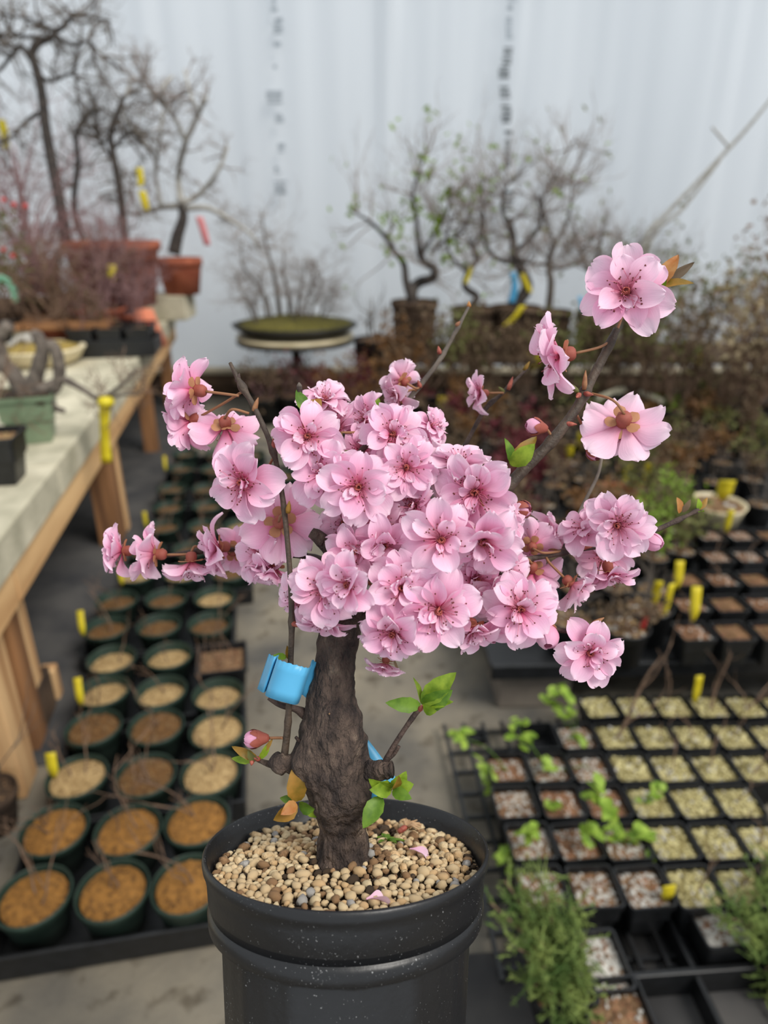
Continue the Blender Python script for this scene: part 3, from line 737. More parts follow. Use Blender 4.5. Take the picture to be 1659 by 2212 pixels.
# beige oval pan with golden moss
loc = at_z(52, 800, .752); loc = Vector((loc.x, loc.y + .18, .752))
t = thing('moss_pan', 'cream glazed oval bonsai pan filled with golden moss', 'bonsai pot', loc, .1)
m = MB(); m.lathe([(.05, 0), (.15, 0), (.19, .03), (.215, .075), (.222, .085), (.212, .092), (.200, .086)], 40, lambda a, i: 1.0 + .12 * abs(math.cos(a))); m.build('pan', 'glaze_beige', t)
m = MB(); m.lathe([(.0001, .118), (.08, .112), (.15, .098), (.206, .082)], 32, lambda a, i: 1.0 + .11 * abs(math.cos(a)) + (.02 * math.sin(5 * a) if i < 3 else 0)); m.build('moss', 'moss_gold', t)
rng = random.Random(81); m = MB()
for k in range(5):
    a = rng.uniform(0, 6.28); pts = catmull([(math.cos(a) * .02, math.sin(a) * .02, .11), (math.cos(a) * .07, math.sin(a) * .07, .14), (math.cos(a + .4) * .14, math.sin(a + .4) * .14, .105)], 4); m.tube(pts, lin((.024, .018, .006), len(pts)), 7)
m.build('root', 'bark_pale', t)
# sage pot with a gnarled cascade bonsai
loc = at_z(58, 958, .752); loc = Vector((loc.x, loc.y + .06, .752)); Y = loc.y
t = thing('cascade_bonsai', 'gnarled grey bonsai trailing over the bench from a sage green pot', 'bonsai', loc, BA)
obj('pot', square_pot_mesh(.19, .17, 'glaze_sage'), t, M4=Matrix.Rotation(.15, 4, 'Z'))
m = MB(); m.box((0, 0, .15), (.16, .16, .02)); m.build('soil', 'soil_dark', t)
t2 = Matrix.Rotation(-BA, 3, 'Z')
def cb(pxs, rr, dy=None, n=9):
    pts = [t2 @ (at_y(px, py, Y + (dy[i] if dy else 0)) - loc) for i, (px, py) in enumerate(pxs)]
    sm = catmull(pts, 6); m.tube(sm, [r_ * (1 + .16 * noise.noise(q * 40)) for q, r_ in zip(sm, lin(rr, len(sm)))], n); return sm
m = MB()
cb([(50, 870), (70, 835), (84, 790), (92, 752), (80, 725), (70, 722)], (.030, .028, .025, .022, .020, .014))
cb([(88, 770), (110, 745), (124, 770), (128, 810), (120, 840), (100, 850), (118, 880), (140, 888)], (.016, .020, .020, .020, .018, .016, .012, .008))
cb([(55, 860), (30, 810), (5, 790), (-30, 780)], (.032, .028, .026, .022)); cb([(60, 850), (95, 840), (120, 830)], (.03, .026, .022)); cb([(10, 800), (-5, 740), (20, 700)], (.03, .026, .02))
m.build('trunk', 'bark_grey', t)
m = MB()
c1 = cb([(124, 815), (150, 825), (185, 845), (215, 862), (245, 845), (275, 820), (295, 795)], (.016, .012, .010, .009, .007, .006, .004))
c2 = cb([(205, 858), (230, 862), (262, 852), (300, 850), (308, 830)], (.008, .007, .006, .005, .003)); c3 = cb([(205, 855), (215, 868), (220, 878)], (.007, .005, .004))
m.build('limb', 'bark_grey', t)
m = MB(); rng = random.Random(82); sprays(m, c1, rng, 14, .09, .0022, 2, (.4, 1), 1.0, 3, .25, .05); sprays(m, c2, rng, 8, .08, .002, 2, (.3, 1), 1.0, 3, .25, .05)
for k in range(26): grow(m, t2 @ (at_y(rng.uniform(-10, 60), rng.uniform(830, 900), Y - .05) - loc), (rng.gauss(0, 1), -1, rng.gauss(0, .6)), .1, .002, 1, rng, .9, 3, .25)
o = m.build('twigs', 'bark_brown', t); o['kind'] = 'stuff'
Yt = Y
hanging_tape([at_y(224, 862, Yt), at_y(226, 880, Yt - .01), at_y(226, 940, Yt - .01), at_y(230, 1000, Yt - .01)], .038, 'tape_yellow', 'long yellow tape strip hanging from the gnarled branch over the bench')
m = MB(); m.lathe([(.008, -.02), (.026, -.012), (.030, .004), (.02, .018), (.006, .02)], 12); o = m.build('tape_knot', 'tape_yellow'); o.location = at_y(229, 868, Yt - .01); tag(o, 'knotted yellow tape round the gnarled branch above the bench', 'tape')
# nearest black pot at the left edge
loc = at_z(-10, 1050, .752); t = thing('square_pot', 'black pot cut by the left edge on the nearest slab', 'potted plant', (loc.x, loc.y + .05, .752), BA)
obj('pot', square_pot_mesh(.15, .15, 'black_plastic'), t); obj('soil', GB[1], t, loc=(0, 0, .13)); obj('twigs', twig_mesh(430, .26, .004, 2, 'bark_brown', 1., 3), t, loc=(0, 0, .13))
# wedge of slate next to the tray, teal and tapes
p = at_z(158, 760, .752); m = MB(); m.box((0, 0, .014), (.16, .30, .026), Matrix.Rotation(.25, 3, 'Z')); o = m.build('paving_piece', 'slab', smooth=False); o.location = (p.x - .05, p.y, .752); bevel(o, .006); tag(o, 'short pale slab piece lying between the moss pan and black tray', 'slab')
p = at_y(14, 632, 3.979); m = MB(); pts = catmull([(-.09, 0, 0), (-.06, 0, .06), (.0, 0, .075), (.035, 0, .03), (.04, 0, -.05)], 6); m.tube(pts, [.018] * len(pts), 8); o = m.build('pail_handle', 'plastic_teal'); o.location = p; tag(o, 'mint green plastic loop at the left edge above the moss pan', 'handle')
p = at_y(14, 665, 3.996); t = thing('plastic_pail', 'dark pail under the mint green loop at the left edge', 'pail', (p.x - .05, 3.996, .752)); obj('pail', round_pot_mesh(.11, .20, 'black_plastic'), t)
for (pts, mn, lab, w) in (
    ([(300, 362), (304, 390), (302, 402)], 'tape_yellow', 'upper yellow tape strip in the pale bonsai branches', .045),
    ([(306, 412), (312, 436), (316, 454)], 'tape_yellow', 'lower yellow tape strip in the pale bonsai branches', .05),
    ([(2, 258), (10, 290), (14, 322)], 'tape_yellow', 'yellow tape strip at the upper left edge', .05),
    ([(430, 468), (440, 500), (448, 530)], 'ribbon_pink', 'pale pink ribbon hanging at the bench end', .05)):
    hanging_tape([at_y(a, b, 5.104) for a, b in pts], w, mn, lab)
p = at_y(242, 592, 4.152); plant_tag(Vector((p.x, 4.152, p.z - .04)), .09, .05, .1, 0, 'small yellow tag among pink twigs above the bench tray')

# ------------------------------------------------------------------ forest planting on a round pedestal stand
Y = 5.709; pc = at_y(638, 722, Y); zt = pc.z
st = thing('pedestal_table', 'round white pedestal table with a dark post against the film wall', 'table', (pc.x, Y, 0))
m = MB(); m.lathe([(.02, zt - .055), (.44, zt - .05), (.475, zt - .02), (.475, zt - .002), (.46, zt), (.02, zt)], 48); m.build('top', 'glaze_beige', st)
m = MB(); m.lathe([(.445, zt - .062), (.478, zt - .058), (.482, zt - .04), (.470, zt - .036)], 48); m.build('rim', 'black_plastic', st)
m = MB(); m.tube([(0, 0, .03), (0, 0, zt - .05)], (.045, .035), 12); m.build('post', 'black_plastic', st)
m = MB(); m.lathe([(.02, 0), (.24, 0), (.25, .02), (.06, .05), (.045, .2)], 24); m.build('foot', 'black_plastic', st)
fz = zt + .001
fo = thing('forest_bonsai', 'forest planting of bare trees on a mossy oval tray', 'bonsai', (pc.x, Y, fz))
m = MB(); m.lathe([(.05, 0), (.36, 0), (.43, .02), (.505, .065), (.515, .085), (.500, .090), (.485, .08)], 56, lambda a, i: 1 - .10 * abs(math.sin(a))); m.build('tray', 'black_plastic', fo)
m = MB(); m.lathe([(.0001, .150), (.15, .145), (.3, .125), (.42, .10), (.492, .075)], 48, lambda a, i: (1 - .10 * abs(math.sin(a))) * (1 + (.03 * math.sin(a * 7) if i in (1, 2, 3) else 0))); m.build('moss', 'moss', fo)
rng = random.Random(91)
for (px, top, r0) in ((600, 440, .024), (622, 520, .020), (570, 500, .016), (552, 560, .013), (652, 530, .017), (585, 560, .012), (668, 540, .015), (682, 560, .014), (700, 590, .013), (535, 600, .010), (640, 590, .010), (715, 610, .010)):
    x0 = (px - 638) / FPX * 5.536 * .85; H = (660 - top) / FPX * 5.536
    tr_ = bpy.data.objects.new('young_tree', None); col.objects.link(tr_); tr_.parent = fo; tr_.location = (x0, rng.gauss(0, .08), .11)
    m = MB(); lean = (px - 625) / 260
    pts = catmull([(0, 0, 0), (lean * H * .3 + rng.gauss(0, .01), rng.gauss(0, .02), H * .35), (lean * H + rng.gauss(0, .015), rng.gauss(0, .03), H * .7), (lean * H * 1.25, 0, H)], 6)
    m.tube(pts, lin((r0, r0 * .75, r0 * .45, .004), len(pts)), 6); m.build('stem', 'bark_grey', tr_)
    m = MB(); sprays(m, pts, rng, 13, H * .34 + .05, .0040, 2, (.28, .98), 1.0, 3, .2, .08); o = m.build('twigs', 'bark_twiglet', tr_); o['kind'] = 'stuff'

# ------------------------------------------------------------------ back bench with potted trees, right of the pedestal
bb_ = thing('plank_bench', 'dark plank bench along the film wall under the potted trees', 'bench', (2.6, 5.32, 0))
for k in range(4):
    m = MB(); m.box((0, -.27 + k * .18, .515), (5.6, .165, .04)); bevel(m.build('plank', 'wood_dark', bb_, smooth=False))
for x in (-2.6, -1.3, 0, 1.3, 2.6):
    for y in (-.28, .28):
        m = MB(); m.box((x, y, .247), (.09, .09, .494)); bevel(m.build('leg', 'wood_dark', bb_, smooth=False))
BZt = .5365
def back_tree(label, px, Y, r, h, mp, limbs, mbark, seed, tw='bark_twiglet', leafm=None, leafn=3, name='potted_tree', nsp=8, sl=.3, leaflimbs=None):
    p = at_y(px, 700, Y); loc = Vector((p.x, Y, BZt)); t = pot_thing(name, label, 'potted tree', loc, r, h, mp, 'soil_brown', lip=.025, base=.85)
    rng = random.Random(seed); m = MB(); ps = []
    for pp, rr in limbs: ps.append(path_branch(m, loc, pp, Y, rr, [rng.gauss(0, .05) * (1 if i else 0) for i in range(len(pp))]))
    m.build('trunk', mbark, t)
    m = MB(); tips = []
    for b in ps: sprays(m, b, rng, nsp + 3, sl, .0062, 2, (.45, 1), .8, 3, .2, .25, tips)
    o = m.build('twigs', tw, t); o['kind'] = 'stuff'
    if leafm:
        m = MB(); pick = rng.sample(tips, min(len(tips), 34)); leaves_on(m, pick, rng, leafn, .055, .032, .03)
        for (px_, py_, k_) in (leaflimbs or []):
            c_ = at_y(px_, py_, Y) - loc; leaves_on(m, [(c_, Vector((0, 0, 1)))], rng, k_, .07, .042, .045)
        o = m.build('foliage', leafm, t, smooth=False); o['kind'] = 'stuff'
    return t
back_tree('leafing tree with a looped trunk in a dark brown pot', 895, 5.19, .175, .38, 'wood_dark',
  [([(893, 658), (890, 630), (905, 610), (935, 600), (938, 580), (915, 565), (905, 540)], (.045, .042, .038, .034, .03, .027, .024)), ([(893, 655), (878, 610), (872, 570), (850, 540), (830, 510), (800, 480), (752, 450)], (.035, .028, .024, .02, .016, .012, .006)), ([(905, 545), (900, 480), (892, 420), (905, 370), (915, 345)], (.02, .016, .012, .009, .005)), ([(905, 560), (935, 510), (965, 460), (975, 400)], (.016, .013, .01, .006)), ([(930, 545), (960, 520), (1000, 500), (1020, 430)], (.014, .012, .009, .005))],
  'bark_dark', 101, leafm='leaf_green', leafn=2, leaflimbs=[(752, 450, 9), (838, 482, 12), (910, 345, 10), (915, 375, 6), (935, 470, 12), (955, 430, 9), (865, 445, 6), (892, 467, 8), (1012, 425, 8), (850, 540, 8), (930, 490, 10), (965, 540, 8), (820, 470, 5), (978, 428, 6)])
back_tree('twisted thin-trunked tree with a tan tape, behind the bare shoot', 1020, 5.233, .16, .33, 'wood_dark',
  [([(1020, 660), (1030, 640), (1005, 620), (1010, 590), (1030, 560), (1015, 520)], (.03, .027, .024, .022, .02, .016)), ([(1012, 590), (980, 560), (965, 520), (975, 460)], (.015, .012, .01, .006)), ([(1020, 540), (1045, 490), (1040, 420), (1045, 380)], (.014, .012, .009, .005))], 'bark_dark', 102, leafm='leaf_green', leafn=1, leaflimbs=[(1035, 530, 8), (990, 560, 6)])
back_tree('dark tree with a kinked trunk and blue tape by the film wall', 1112, 5.276, .19, .33, 'wood_dark',
  [([(1110, 662), (1138, 625), (1130, 590), (1112, 555), (1108, 510), (1100, 470)], (.048, .044, .04, .034, .026, .018)), ([(1118, 570), (1080, 560), (1055, 540), (1040, 480), (1055, 420)], (.022, .018, .015, .012, .007)), ([(1112, 545), (1150, 510), (1170, 470), (1160, 420)], (.02, .016, .012, .007)), ([(1105, 510), (1085, 450), (1095, 400), (1120, 380)], (.016, .013, .009, .005))], 'bark_dark', 103, leafm='leaf_green', leafn=1, nsp=10)
back_tree('tall slim tree with upswept branches right of the blue tape', 1188, 5.276, .16, .30, 'wood_dark',
  [([(1185, 668), (1190, 610), (1185, 570), (1200, 520)], (.03, .026, .023, .02)), ([(1200, 530), (1180, 480), (1172, 430), (1200, 380), (1225, 330), (1245, 295)], (.016, .014, .012, .010, .008, .005)), ([(1198, 525), (1225, 480), (1235, 420), (1232, 370)], (.015, .012, .009, .006)), ([(1190, 580), (1230, 575), (1270, 550), (1300, 520)], (.016, .013, .01, .006)), ([(1186, 570), (1150, 570), (1120, 560)], (.014, .011, .007))], 'bark_grey', 104, leafm='leaf_olive', leafn=1, nsp=9)
back_tree('shrubby tree behind the top blossom with bare upper twigs', 1290, 5.363, .17, .28, 'wood_dark',
  [([(1290, 680), (1285, 620), (1290, 560), (1300, 500)], (.03, .025, .018, .01)), ([(1288, 610), (1330, 570), (1360, 520)], (.016, .012, .007)), ([(1288, 600), (1255, 560), (1250, 510)], (.014, .01, .006))], 'bark_grey', 105, leafm='leaf_olive', leafn=2, nsp=9)
# bare whips slanting to the upper right
p = at_y(1385, 700, 5.104); loc = Vector((p.x, 5.104, BZt)); t = pot_thing('potted_tree', 'two long bare whips slanting up to the right edge', 'potted tree', loc, .15, .28, 'black_plastic', 'soil_brown')
m = MB(); path_branch(m, loc, [(1385, 680), (1388, 530), (1440, 462), (1500, 400), (1570, 325), (1620, 270), (1680, 195)], 5.104, (.022, .019, .015, .014, .013, .011, .007)); path_branch(m, loc, [(1386, 640), (1408, 515), (1470, 455), (1520, 392), (1556, 345)], 5.104, (.015, .014, .012, .010, .008)); path_branch(m, loc, [(1574, 318), (1555, 295), (1538, 275)], 5.104, (.008, .008, .007))
m.build('stem', 'bark_pale', t)
rng = random.Random(106); m = MB()
for k in range(22): grow(m, (rng.gauss(0, .05), rng.gauss(0, .04), .27), (rng.gauss(0, .45), rng.gauss(0, .3), 1), .4, .004, 2, rng, .7, 3, .2)
o = m.build('twigs', 'bark_brown', t); o['kind'] = 'stuff'
for (pts, mn, lab, w) in (([(1108, 588), (1112, 620), (1104, 655)], 'tape_blue', 'faded blue tape strip on the kinked dark trunk', .05), ([(1128, 590), (1138, 615), (1146, 632)], 'tape_yellow', 'yellow tape strip on the kinked dark trunk', .035), ([(1130, 660), (1112, 685), (1092, 704)], 'tape_yellow', 'yellow tape strip slanting below the kinked dark trunk', .05), ([(1252, 640), (1258, 665), (1262, 690)], 'tape_blue', 'pale blue tape strip right of the slim tree', .03), ([(1020, 575), (1012, 595), (1005, 612)], 'tape_yellow', 'mustard tape strip on the twisted thin trunk', .03)):
    hanging_tape([at_y(a, b, 5.06) for a, b in pts], w, mn, lab)
# little black pots in front of the film, left end of that row
twiggy('potted_sapling', 'bare sapling in a black pot beside the pedestal table', 'potted tree', 806, 5.104, .3, .15, .36, 'black_plastic', .52, 'bark_grey', 3, 111, None, 2, .8, up=.2)
m = MB(); p = at_y(806, 700, 5.104); m.box((0, 0, .148), (.3, .3, .296)); o = m.build('block', 'bin_grey', smooth=False); o.location = (p.x, 5.104, 0); bevel(o, .008); tag(o, 'grey block under the sapling beside the pedestal table', 'block')

# ------------------------------------------------------------------ low bench on the right, crowded with pots
LBZ = 0.20
lb = thing('low_bench', 'low black bench on grey bins, crowded with small pots', 'bench', (1.502, 3.129, 0), .04)
LBX0, LBX1, LBY0, LBY1 = -1.22, 1.9, -1.30, 1.36
for k in range(12):
    y0 = LBY0 + k * (LBY1 - LBY0) / 12; w = (LBY1 - LBY0) / 12
    m = MB(); m.box(((LBX0 + LBX1) / 2, y0 + w / 2, LBZ - .016), (LBX1 - LBX0, w - .012, .03)); bevel(m.build('slat', 'black_plastic', lb, smooth=False), .003)
m = MB(); m.box(((LBX0 + LBX1) / 2, LBY0 - .008, LBZ - .022), (LBX1 - LBX0, .02, .055)); bevel(m.build('front_rail', 'black_plastic', lb, smooth=False), .006)
for x, y in ((-1.06, -1.17), (.5, -1.17), (1.7, -1.17), (-1.05, 0.1), (.5, .1), (1.7, .1), (-1.05, 1.2), (.5, 1.2), (1.7, 1.2)):
    m = MB(); m.box((x, y, .084), (.24, .2, .168)); bevel(m.build('bin', 'bin_grey', lb, smooth=False), .008)
BP = {r: round_pot_mesh(r, r * 1.55, 'black_plastic', .006, .78, 20) for r in (.055, .065, .08)}
BPT = {r: round_pot_mesh(r, r * 1.2, 'terracotta', .010, .78, 20) for r in (.065, .08)}
def bush(seed, H, mt, leafm, kids, lev, nleaf, lsize, spread=.9, nst=4, up=.1):
    rng = random.Random(seed); m = MB(); tips = []
    for k in range(nst):
        a = rng.uniform(0, 6.28); grow(m, (.012 * math.cos(a), .012 * math.sin(a), 0), (math.cos(a) * .4, math.sin(a) * .4, 1), H * .6, .0034, lev, rng, spread, kids, .22, tips, up, 4, .66, .62)
    tm = m.mesh('twigs', mt); lm = None
    if leafm:
        q = MB(); leaves_on(q, tips, rng, nleaf, lsize, lsize * .6, .014); lm = q.mesh('foliage', leafm, smooth=False)
    return tm, lm
KINDS = {
 'bare': [bush(500 + i, .20, 'bark_grey', None, 3, 2, 0, 0) for i in range(3)],
 'brown': [bush(510 + i, .20, 'bark_brown', 'leaf_brown', 3, 2, 2, .030) for i in range(3)],
 'red': [bush(520 + i, .20, 'bark_brown', 'leaf_red', 3, 2, 3, .036) for i in range(3)],
 'rust': [bush(530 + i, .20, 'bark_brown', 'leaf_orangebrown', 3, 2, 3, .032) for i in range(3)],
 'olive': [bush(540 + i, .22, 'bark_brown', 'leaf_olive', 3, 2, 3, .030) for i in range(3)],
 'green': [bush(550 + i, .20, 'bark_brown', 'leaf_seedling', 3, 2, 3, .030) for i in range(2)],
}
KW = {'bare': 'bare grey-twigged', 'brown': 'brown-leaved', 'red': 'dark red-leaved', 'rust': 'rust-leaved', 'olive': 'olive-leaved', 'green': 'bright green'}
SOILS = [grit_mesh('round', 1.0, ['soil_brown', 'grit_tan', 'bark_chip', 'perlite'], 600 + i, 90, .13, [.3, .35, .2, .15]) for i in range(3)]
rng = random.Random(77)
# rows from the bench front backwards: (y px of pot rims, [(px, kind)])
MR = [
 (1335, .08, [(1240, 'bare'), (1352, 'brown'), (1458, 'bare')]),
 (1262, .07, [(1150, 'brown'), (1248, 'bare'), (1340, 'brown'), (1432, 'bare')]),
 (1196, .065, [(1100, 'bare'), (1180, 'brown'), (1262, 'rust'), (1345, 'brown'), (1425, 'green'), (1490, 'olive')]),
 (1138, .065, [(1060, 'bare'), (1135, 'brown'), (1212, 'bare'), (1290, 'rust'), (1368, 'brown'), (1440, 'green')]),
 (1085, .065, [(1040, 'brown'), (1110, 'red'), (1180, 'bare'), (1250, 'brown'), (1322, 'bare'), (1395, 'olive'), (1465, 'bare'), (1540, 'brown'), (1612, 'bare')]),
 (1038, .065, [(1010, 'bare'), (1075, 'red'), (1140, 'red'), (1206, 'brown'), (1272, 'bare'), (1340, 'olive'), (1408, 'brown'), (1478, 'rust'), (1548, 'bare'), (1618, 'brown')]),
 (995, .065, [(985, 'brown'), (1046, 'bare'), (1108, 'red'), (1170, 'red'), (1232, 'brown'), (1296, 'brown'), (1360, 'bare'), (1424, 'olive'), (1490, 'brown'), (1556, 'rust'), (1622, 'olive')]),
 (956, .065, [(960, 'bare'), (1018, 'rust'), (1076, 'brown'), (1134, 'red'), (1192, 'brown'), (1252, 'bare'), (1312, 'brown'), (1374, 'rust'), (1436, 'brown'), (1498, 'bare'), (1560, 'olive'), (1624, 'brown')]),
 (922, .065, [(940, 'brown'), (996, 'red'), (1050, 'rust'), (1106, 'brown'), (1160, 'bare'), (1216, 'brown'), (1272, 'olive'), (1330, 'bare'), (1388, 'rust'), (1446, 'green'), (1504, 'rust'), (1562, 'brown'), (1622, 'bare')]),
 (890, .07, [(800, 'rust'), (860, 'red'), (920, 'red'), (972, 'rust'), (1026, 'brown'), (1080, 'brown'), (1134, 'bare'), (1190, 'brown'), (1246, 'olive'), (1302, 'brown'), (1358, 'bare'), (1416, 'rust'), (1474, 'brown'), (1532, 'olive'), (1590, 'brown'), (1645, 'rust')]),
]
SAUC = [(at_z(1318, 1080, LBZ + .06), 'wide clay saucer of pale grit behind the right blossoms'), (at_z(1545, 1104, LBZ + .06), 'wide tan saucer of grit at the tip of the right branch')]
LOWC = []
for (py, r_, row) in MR:
    R0 = min(BP, key=lambda q: abs(q - r_))
    LOWC.append([[at_z(px + rng.gauss(0, 5), py + rng.gauss(0, 3), LBZ + R0 * 1.55), R0 + .001] for (px, k) in row])
SRW = [(1372, [1502, 1582, 1660]), (1312, [1494, 1570, 1645]), (1258, [1486, 1556, 1628]), (1208, [1548, 1616, 1684]), (1162, [1532, 1598, 1662])]
SQC = [[[at_z(px, py, LBZ + .10), .060] for px in row] for (py, row) in SRW]
relax([q for row in SQC for q in row])
relax([q for row in LOWC for q in row], [(c_, .13) for c_, _ in SAUC] + [(q[0], .066) for row in SQC for q in row])
for ri, (py, r_, row) in enumerate(MR):
    R0 = min(BP, key=lambda q: abs(q - r_)); h = R0 * 1.55
    for ci, (px, k) in enumerate(row):
        c = LOWC[ri][ci][0]
        lab = f'{KW[k]} plant in a small black pot, {ORD[ci]} from left, {ORD[ri]} low bench row'
        t = thing('potted_shrub', lab, 'potted plant', (c.x, c.y, LBZ + .001), rng.uniform(0, 6), 'small pots crowding the low bench')
        obj('pot', BP[R0], t)
        obj('soil', rng.choice(SOILS), t, M4=Matrix.Translation((0, 0, h * .86)) @ Matrix.Diagonal((R0 * .86, R0 * .86, .05, 1)))
        tm, lm = rng.choice(KINDS[k]); s = rng.uniform(.85, 1.25) * (1.0 if ri > 1 else .8)
        M = Matrix.Translation((0, 0, h * .86)) @ Matrix.Scale(s, 4)
        obj('twigs', tm, t, M4=M)
        if lm: obj('foliage', lm, t, M4=M)['kind'] = 'stuff'
# two wide terracotta saucers of grit on the low bench
for px, (c, lab) in ((1318, SAUC[0]), (1545, SAUC[1])):
    t = thing('clay_saucer', lab, 'saucer', (c.x, c.y, LBZ + .002))
    m = MB(); m.lathe([(.02, 0), (.095, 0), (.122, .085), (.128, .10), (.120, .10), (.10, .04)], 32); m.build('dish', 'terracotta' if px < 1400 else 'glaze_beige', t)
    obj('grit', SOILS[0], t, M4=Matrix.Translation((0, 0, .088)) @ Matrix.Diagonal((.114, .114, .05, 1)))
# taller shrubs at the right, beyond the low bench
TS = [(1440, 4.325, .62, 'olive', 'leaf_olive'), (1520, 4.541, .78, 'brown', 'leaf_olive'), (1590, 4.325, .92, 'rust', 'leaf_orangebrown'), (1655, 4.498, .85, 'olive', 'leaf_olive'), (1500, 4.109, .55, 'brown', 'leaf_brown'), (1600, 4.066, .62, 'tan', 'leaf_tan'), (1660, 4.022, .55, 'brown', 'leaf_brown'), (1380, 4.585, .50, 'brown', 'leaf_brown'), (1310, 4.498, .42, 'tan', 'leaf_brown'), (1230, 4.498, .42, 'brown', 'leaf_olive'), (1150, 4.541, .40, 'brown', 'leaf_brown'), (1070, 4.541, .42, 'brown', 'leaf_brown'), (990, 4.541, .44, 'olive', 'leaf_olive'), (915, 4.498, .42, 'rust', 'leaf_brown'), (850, 4.455, .36, 'rust', 'leaf_orangebrown'), (1720, 4.239, .8, 'olive', 'leaf_olive')]
TL = ['olive bush left of the tallest shrubs', 'brownish-green upright bush second in the tall row', 'tallest rust-brown feathery bush at the right', 'olive bush cut by the right edge', 'brown bush in front of the tall olive ones', 'tan feathery bush before the tallest rust bush', 'brown bush low at the right edge', 'brown bush below the top blossom', 'tan twiggy bush under the side-facing blossom', 'brown-green bush behind the thick branch', 'brown bush below the slim tree', 'brown bush below the kinked dark trunk', 'olive bush below the bare grey shoot', 'rusty bush below the looped trunk pot', 'orange-brown bush right of the pedestal table', 'olive bush outside the right edge']
for i, (px, Y, H, k, lm) in enumerate(TS):
    p = at_y(px, 800, Y)
    twiggy('tall_shrub', TL[i], 'shrub', px, Y, LBZ if Y < 4.498 else 0.002, .11, .20 if Y < 4.498 else .40, 'black_plastic', H * 1.25, 'bark_brown', 7, 700 + i, lm, 3, .55, up=.22, tw=.0036, leafn=1, lf=(.045, .028))
# reddish undergrowth beyond the pedestal foot
for i, (px, Y, H, lm, lab) in enumerate(((620, 5.276, .35, 'leaf_brown', 'brown undergrowth shrub left of the pedestal post'), (690, 5.104, .38, 'leaf_red', 'reddish undergrowth shrub right of the pedestal post'), (740, 4.974, .40, 'leaf_orangebrown', 'rusty undergrowth shrub beneath the mossy tray'), (790, 4.758, .40, 'leaf_red', 'dark red shrub below the black sapling pot'), (560, 5.19, .28, 'leaf_brown', 'low brown shrub near the wooden wall base'))):
    twiggy('undergrowth_shrub', lab, 'shrub', px, Y, .002, .12, .20, 'black_plastic', H, 'bark_pink', 7, 760 + i, lm, 2, .8, up=.12, tw=.0032, leafn=2, lf=(.04, .026))

# web tray of square pots at the right of the low bench
SQ_ = square_pot_mesh(.105, .105, 'black_plastic')
GS = {k: [grit_mesh('square', .046, mm, 800 + i * 7 + j, 190, .0056, am) for j in range(3)] for i, (k, mm, am) in enumerate((('straw', ['grit_straw_dark', 'grit_straw', 'perlite'], [.36, .56, .08]), ('perlite', ['soil_brown', 'perlite', 'bark_chip'], [.25, .55, .2]), ('bark', ['bark_chip', 'soil_brown', 'perlite'], [.55, .25, .2]), ('brown', ['bark_chip', 'grit_tan_dark', 'soil_brown'], [.4, .4, .2])))}
rng = random.Random(33)
for ri, (py, row) in enumerate(SRW):
    for ci, px in enumerate(row):
        c = SQC[ri][ci][0]
        t = thing('square_pot', f'black square pot of brown chips, {["left", "middle", "right"][ci]} in {ORD[ri]} row at the right frame edge', 'potted plant', (c.x, c.y, LBZ + .012), .05, 'square pots on the low bench')
        obj('pot', SQ_, t); obj('grit', rng.choice(GS['brown'] + GS['bark']), t, loc=(0, 0, .09))
        if rng.random() < .6: obj('stem', twig_mesh(820 + ri * 3 + ci, .10, .0022, 1, 'bark_brown'), t, loc=(0, 0, .09))
ca, cb_ = at_z(1565, 1400, LBZ), at_z(1600, 1150, LBZ)
c = (ca + cb_) / 2; t = thing('web_tray', 'black web tray under the square pots at the right edge', 'tray', (c.x + .03, c.y, LBZ + .001), .05)
for k in range(4):
    m = MB(); m.box((-.17 + k * .115, 0, .005), (.012, .66, .010)); m.build('bar', 'black_plastic', t, smooth=False)
# tags on the low bench
for (px, py, zz, h, w, lab, mn) in ((1462, 1272, .33, .10, .03, 'yellow tag leaning in the pots below the right bud', 'tag_yellow'), (1412, 1308, .33, .10, .026, 'narrow yellow tag left of the lower tag pair', 'tag_yellow'), (1436, 1330, .33, .12, .024, 'tall yellow tag behind the red tag', 'tag_yellow'), (1496, 1342, .33, .11, .03, 'broad yellow tag at the front right of low bench', 'tag_yellow'), (1386, 1366, .30, .09, .02, 'red tag in the front round pot of the low bench', 'plastic_red'), (1568, 1150, .33, .10, .026, 'olive yellow tag above the square chip pots', 'tag_yellow'), (1392, 1050, .33, .12, .03, 'yellow tag in the middle of the low bench', 'tag_yellow'), (1350, 1045, .33, .09, .03, 'short yellow tag left of the middle one', 'tag_yellow'), (1255, 972, .33, .10, .06, 'wide yellow tag under the back-facing right blossom', 'tag_yellow'), (1228, 990, .33, .07, .04, 'small yellow tag beside the thick branch', 'tag_yellow'), (960, 880, .33, .07, .09, 'wide yellow tag behind the crown top', 'tag_yellow'), (1500, 800, .60, .12, .05, 'yellow tag among the tall brown shrubs', 'tag_yellow'), (1150, 800, .55, .14, .10, 'yellow-green tag cluster under the side-facing blossom', 'tag_yellow'), (1560, 1080, .33, .10, .07, 'yellow tag among twigs at the far right', 'tag_yellow')):
    tagged(px, py, zz, h, lab, w, rng.uniform(-.3, .3), rng.uniform(-.2, .3), mn)
# a few pale stakes lying among the pots
for (a, b, lab) in (((1290, 862), (1345, 838), 'pale grey label stake slanting up among the pots'), ((1385, 848), (1430, 868), 'pale grey label stake lying in the dark pots'), ((1330, 850), (1350, 842), 'short pale stake between the two longer stakes')):
    p0 = at_z(*a, .42); p1 = at_z(*b, .44); m = MB(); m.tube([Vector(), (p1 - p0)], (.02, .02), 4); o = m.build('label_stake', 'slab', smooth=False); o.location = p0; tag(o, lab, 'stake')

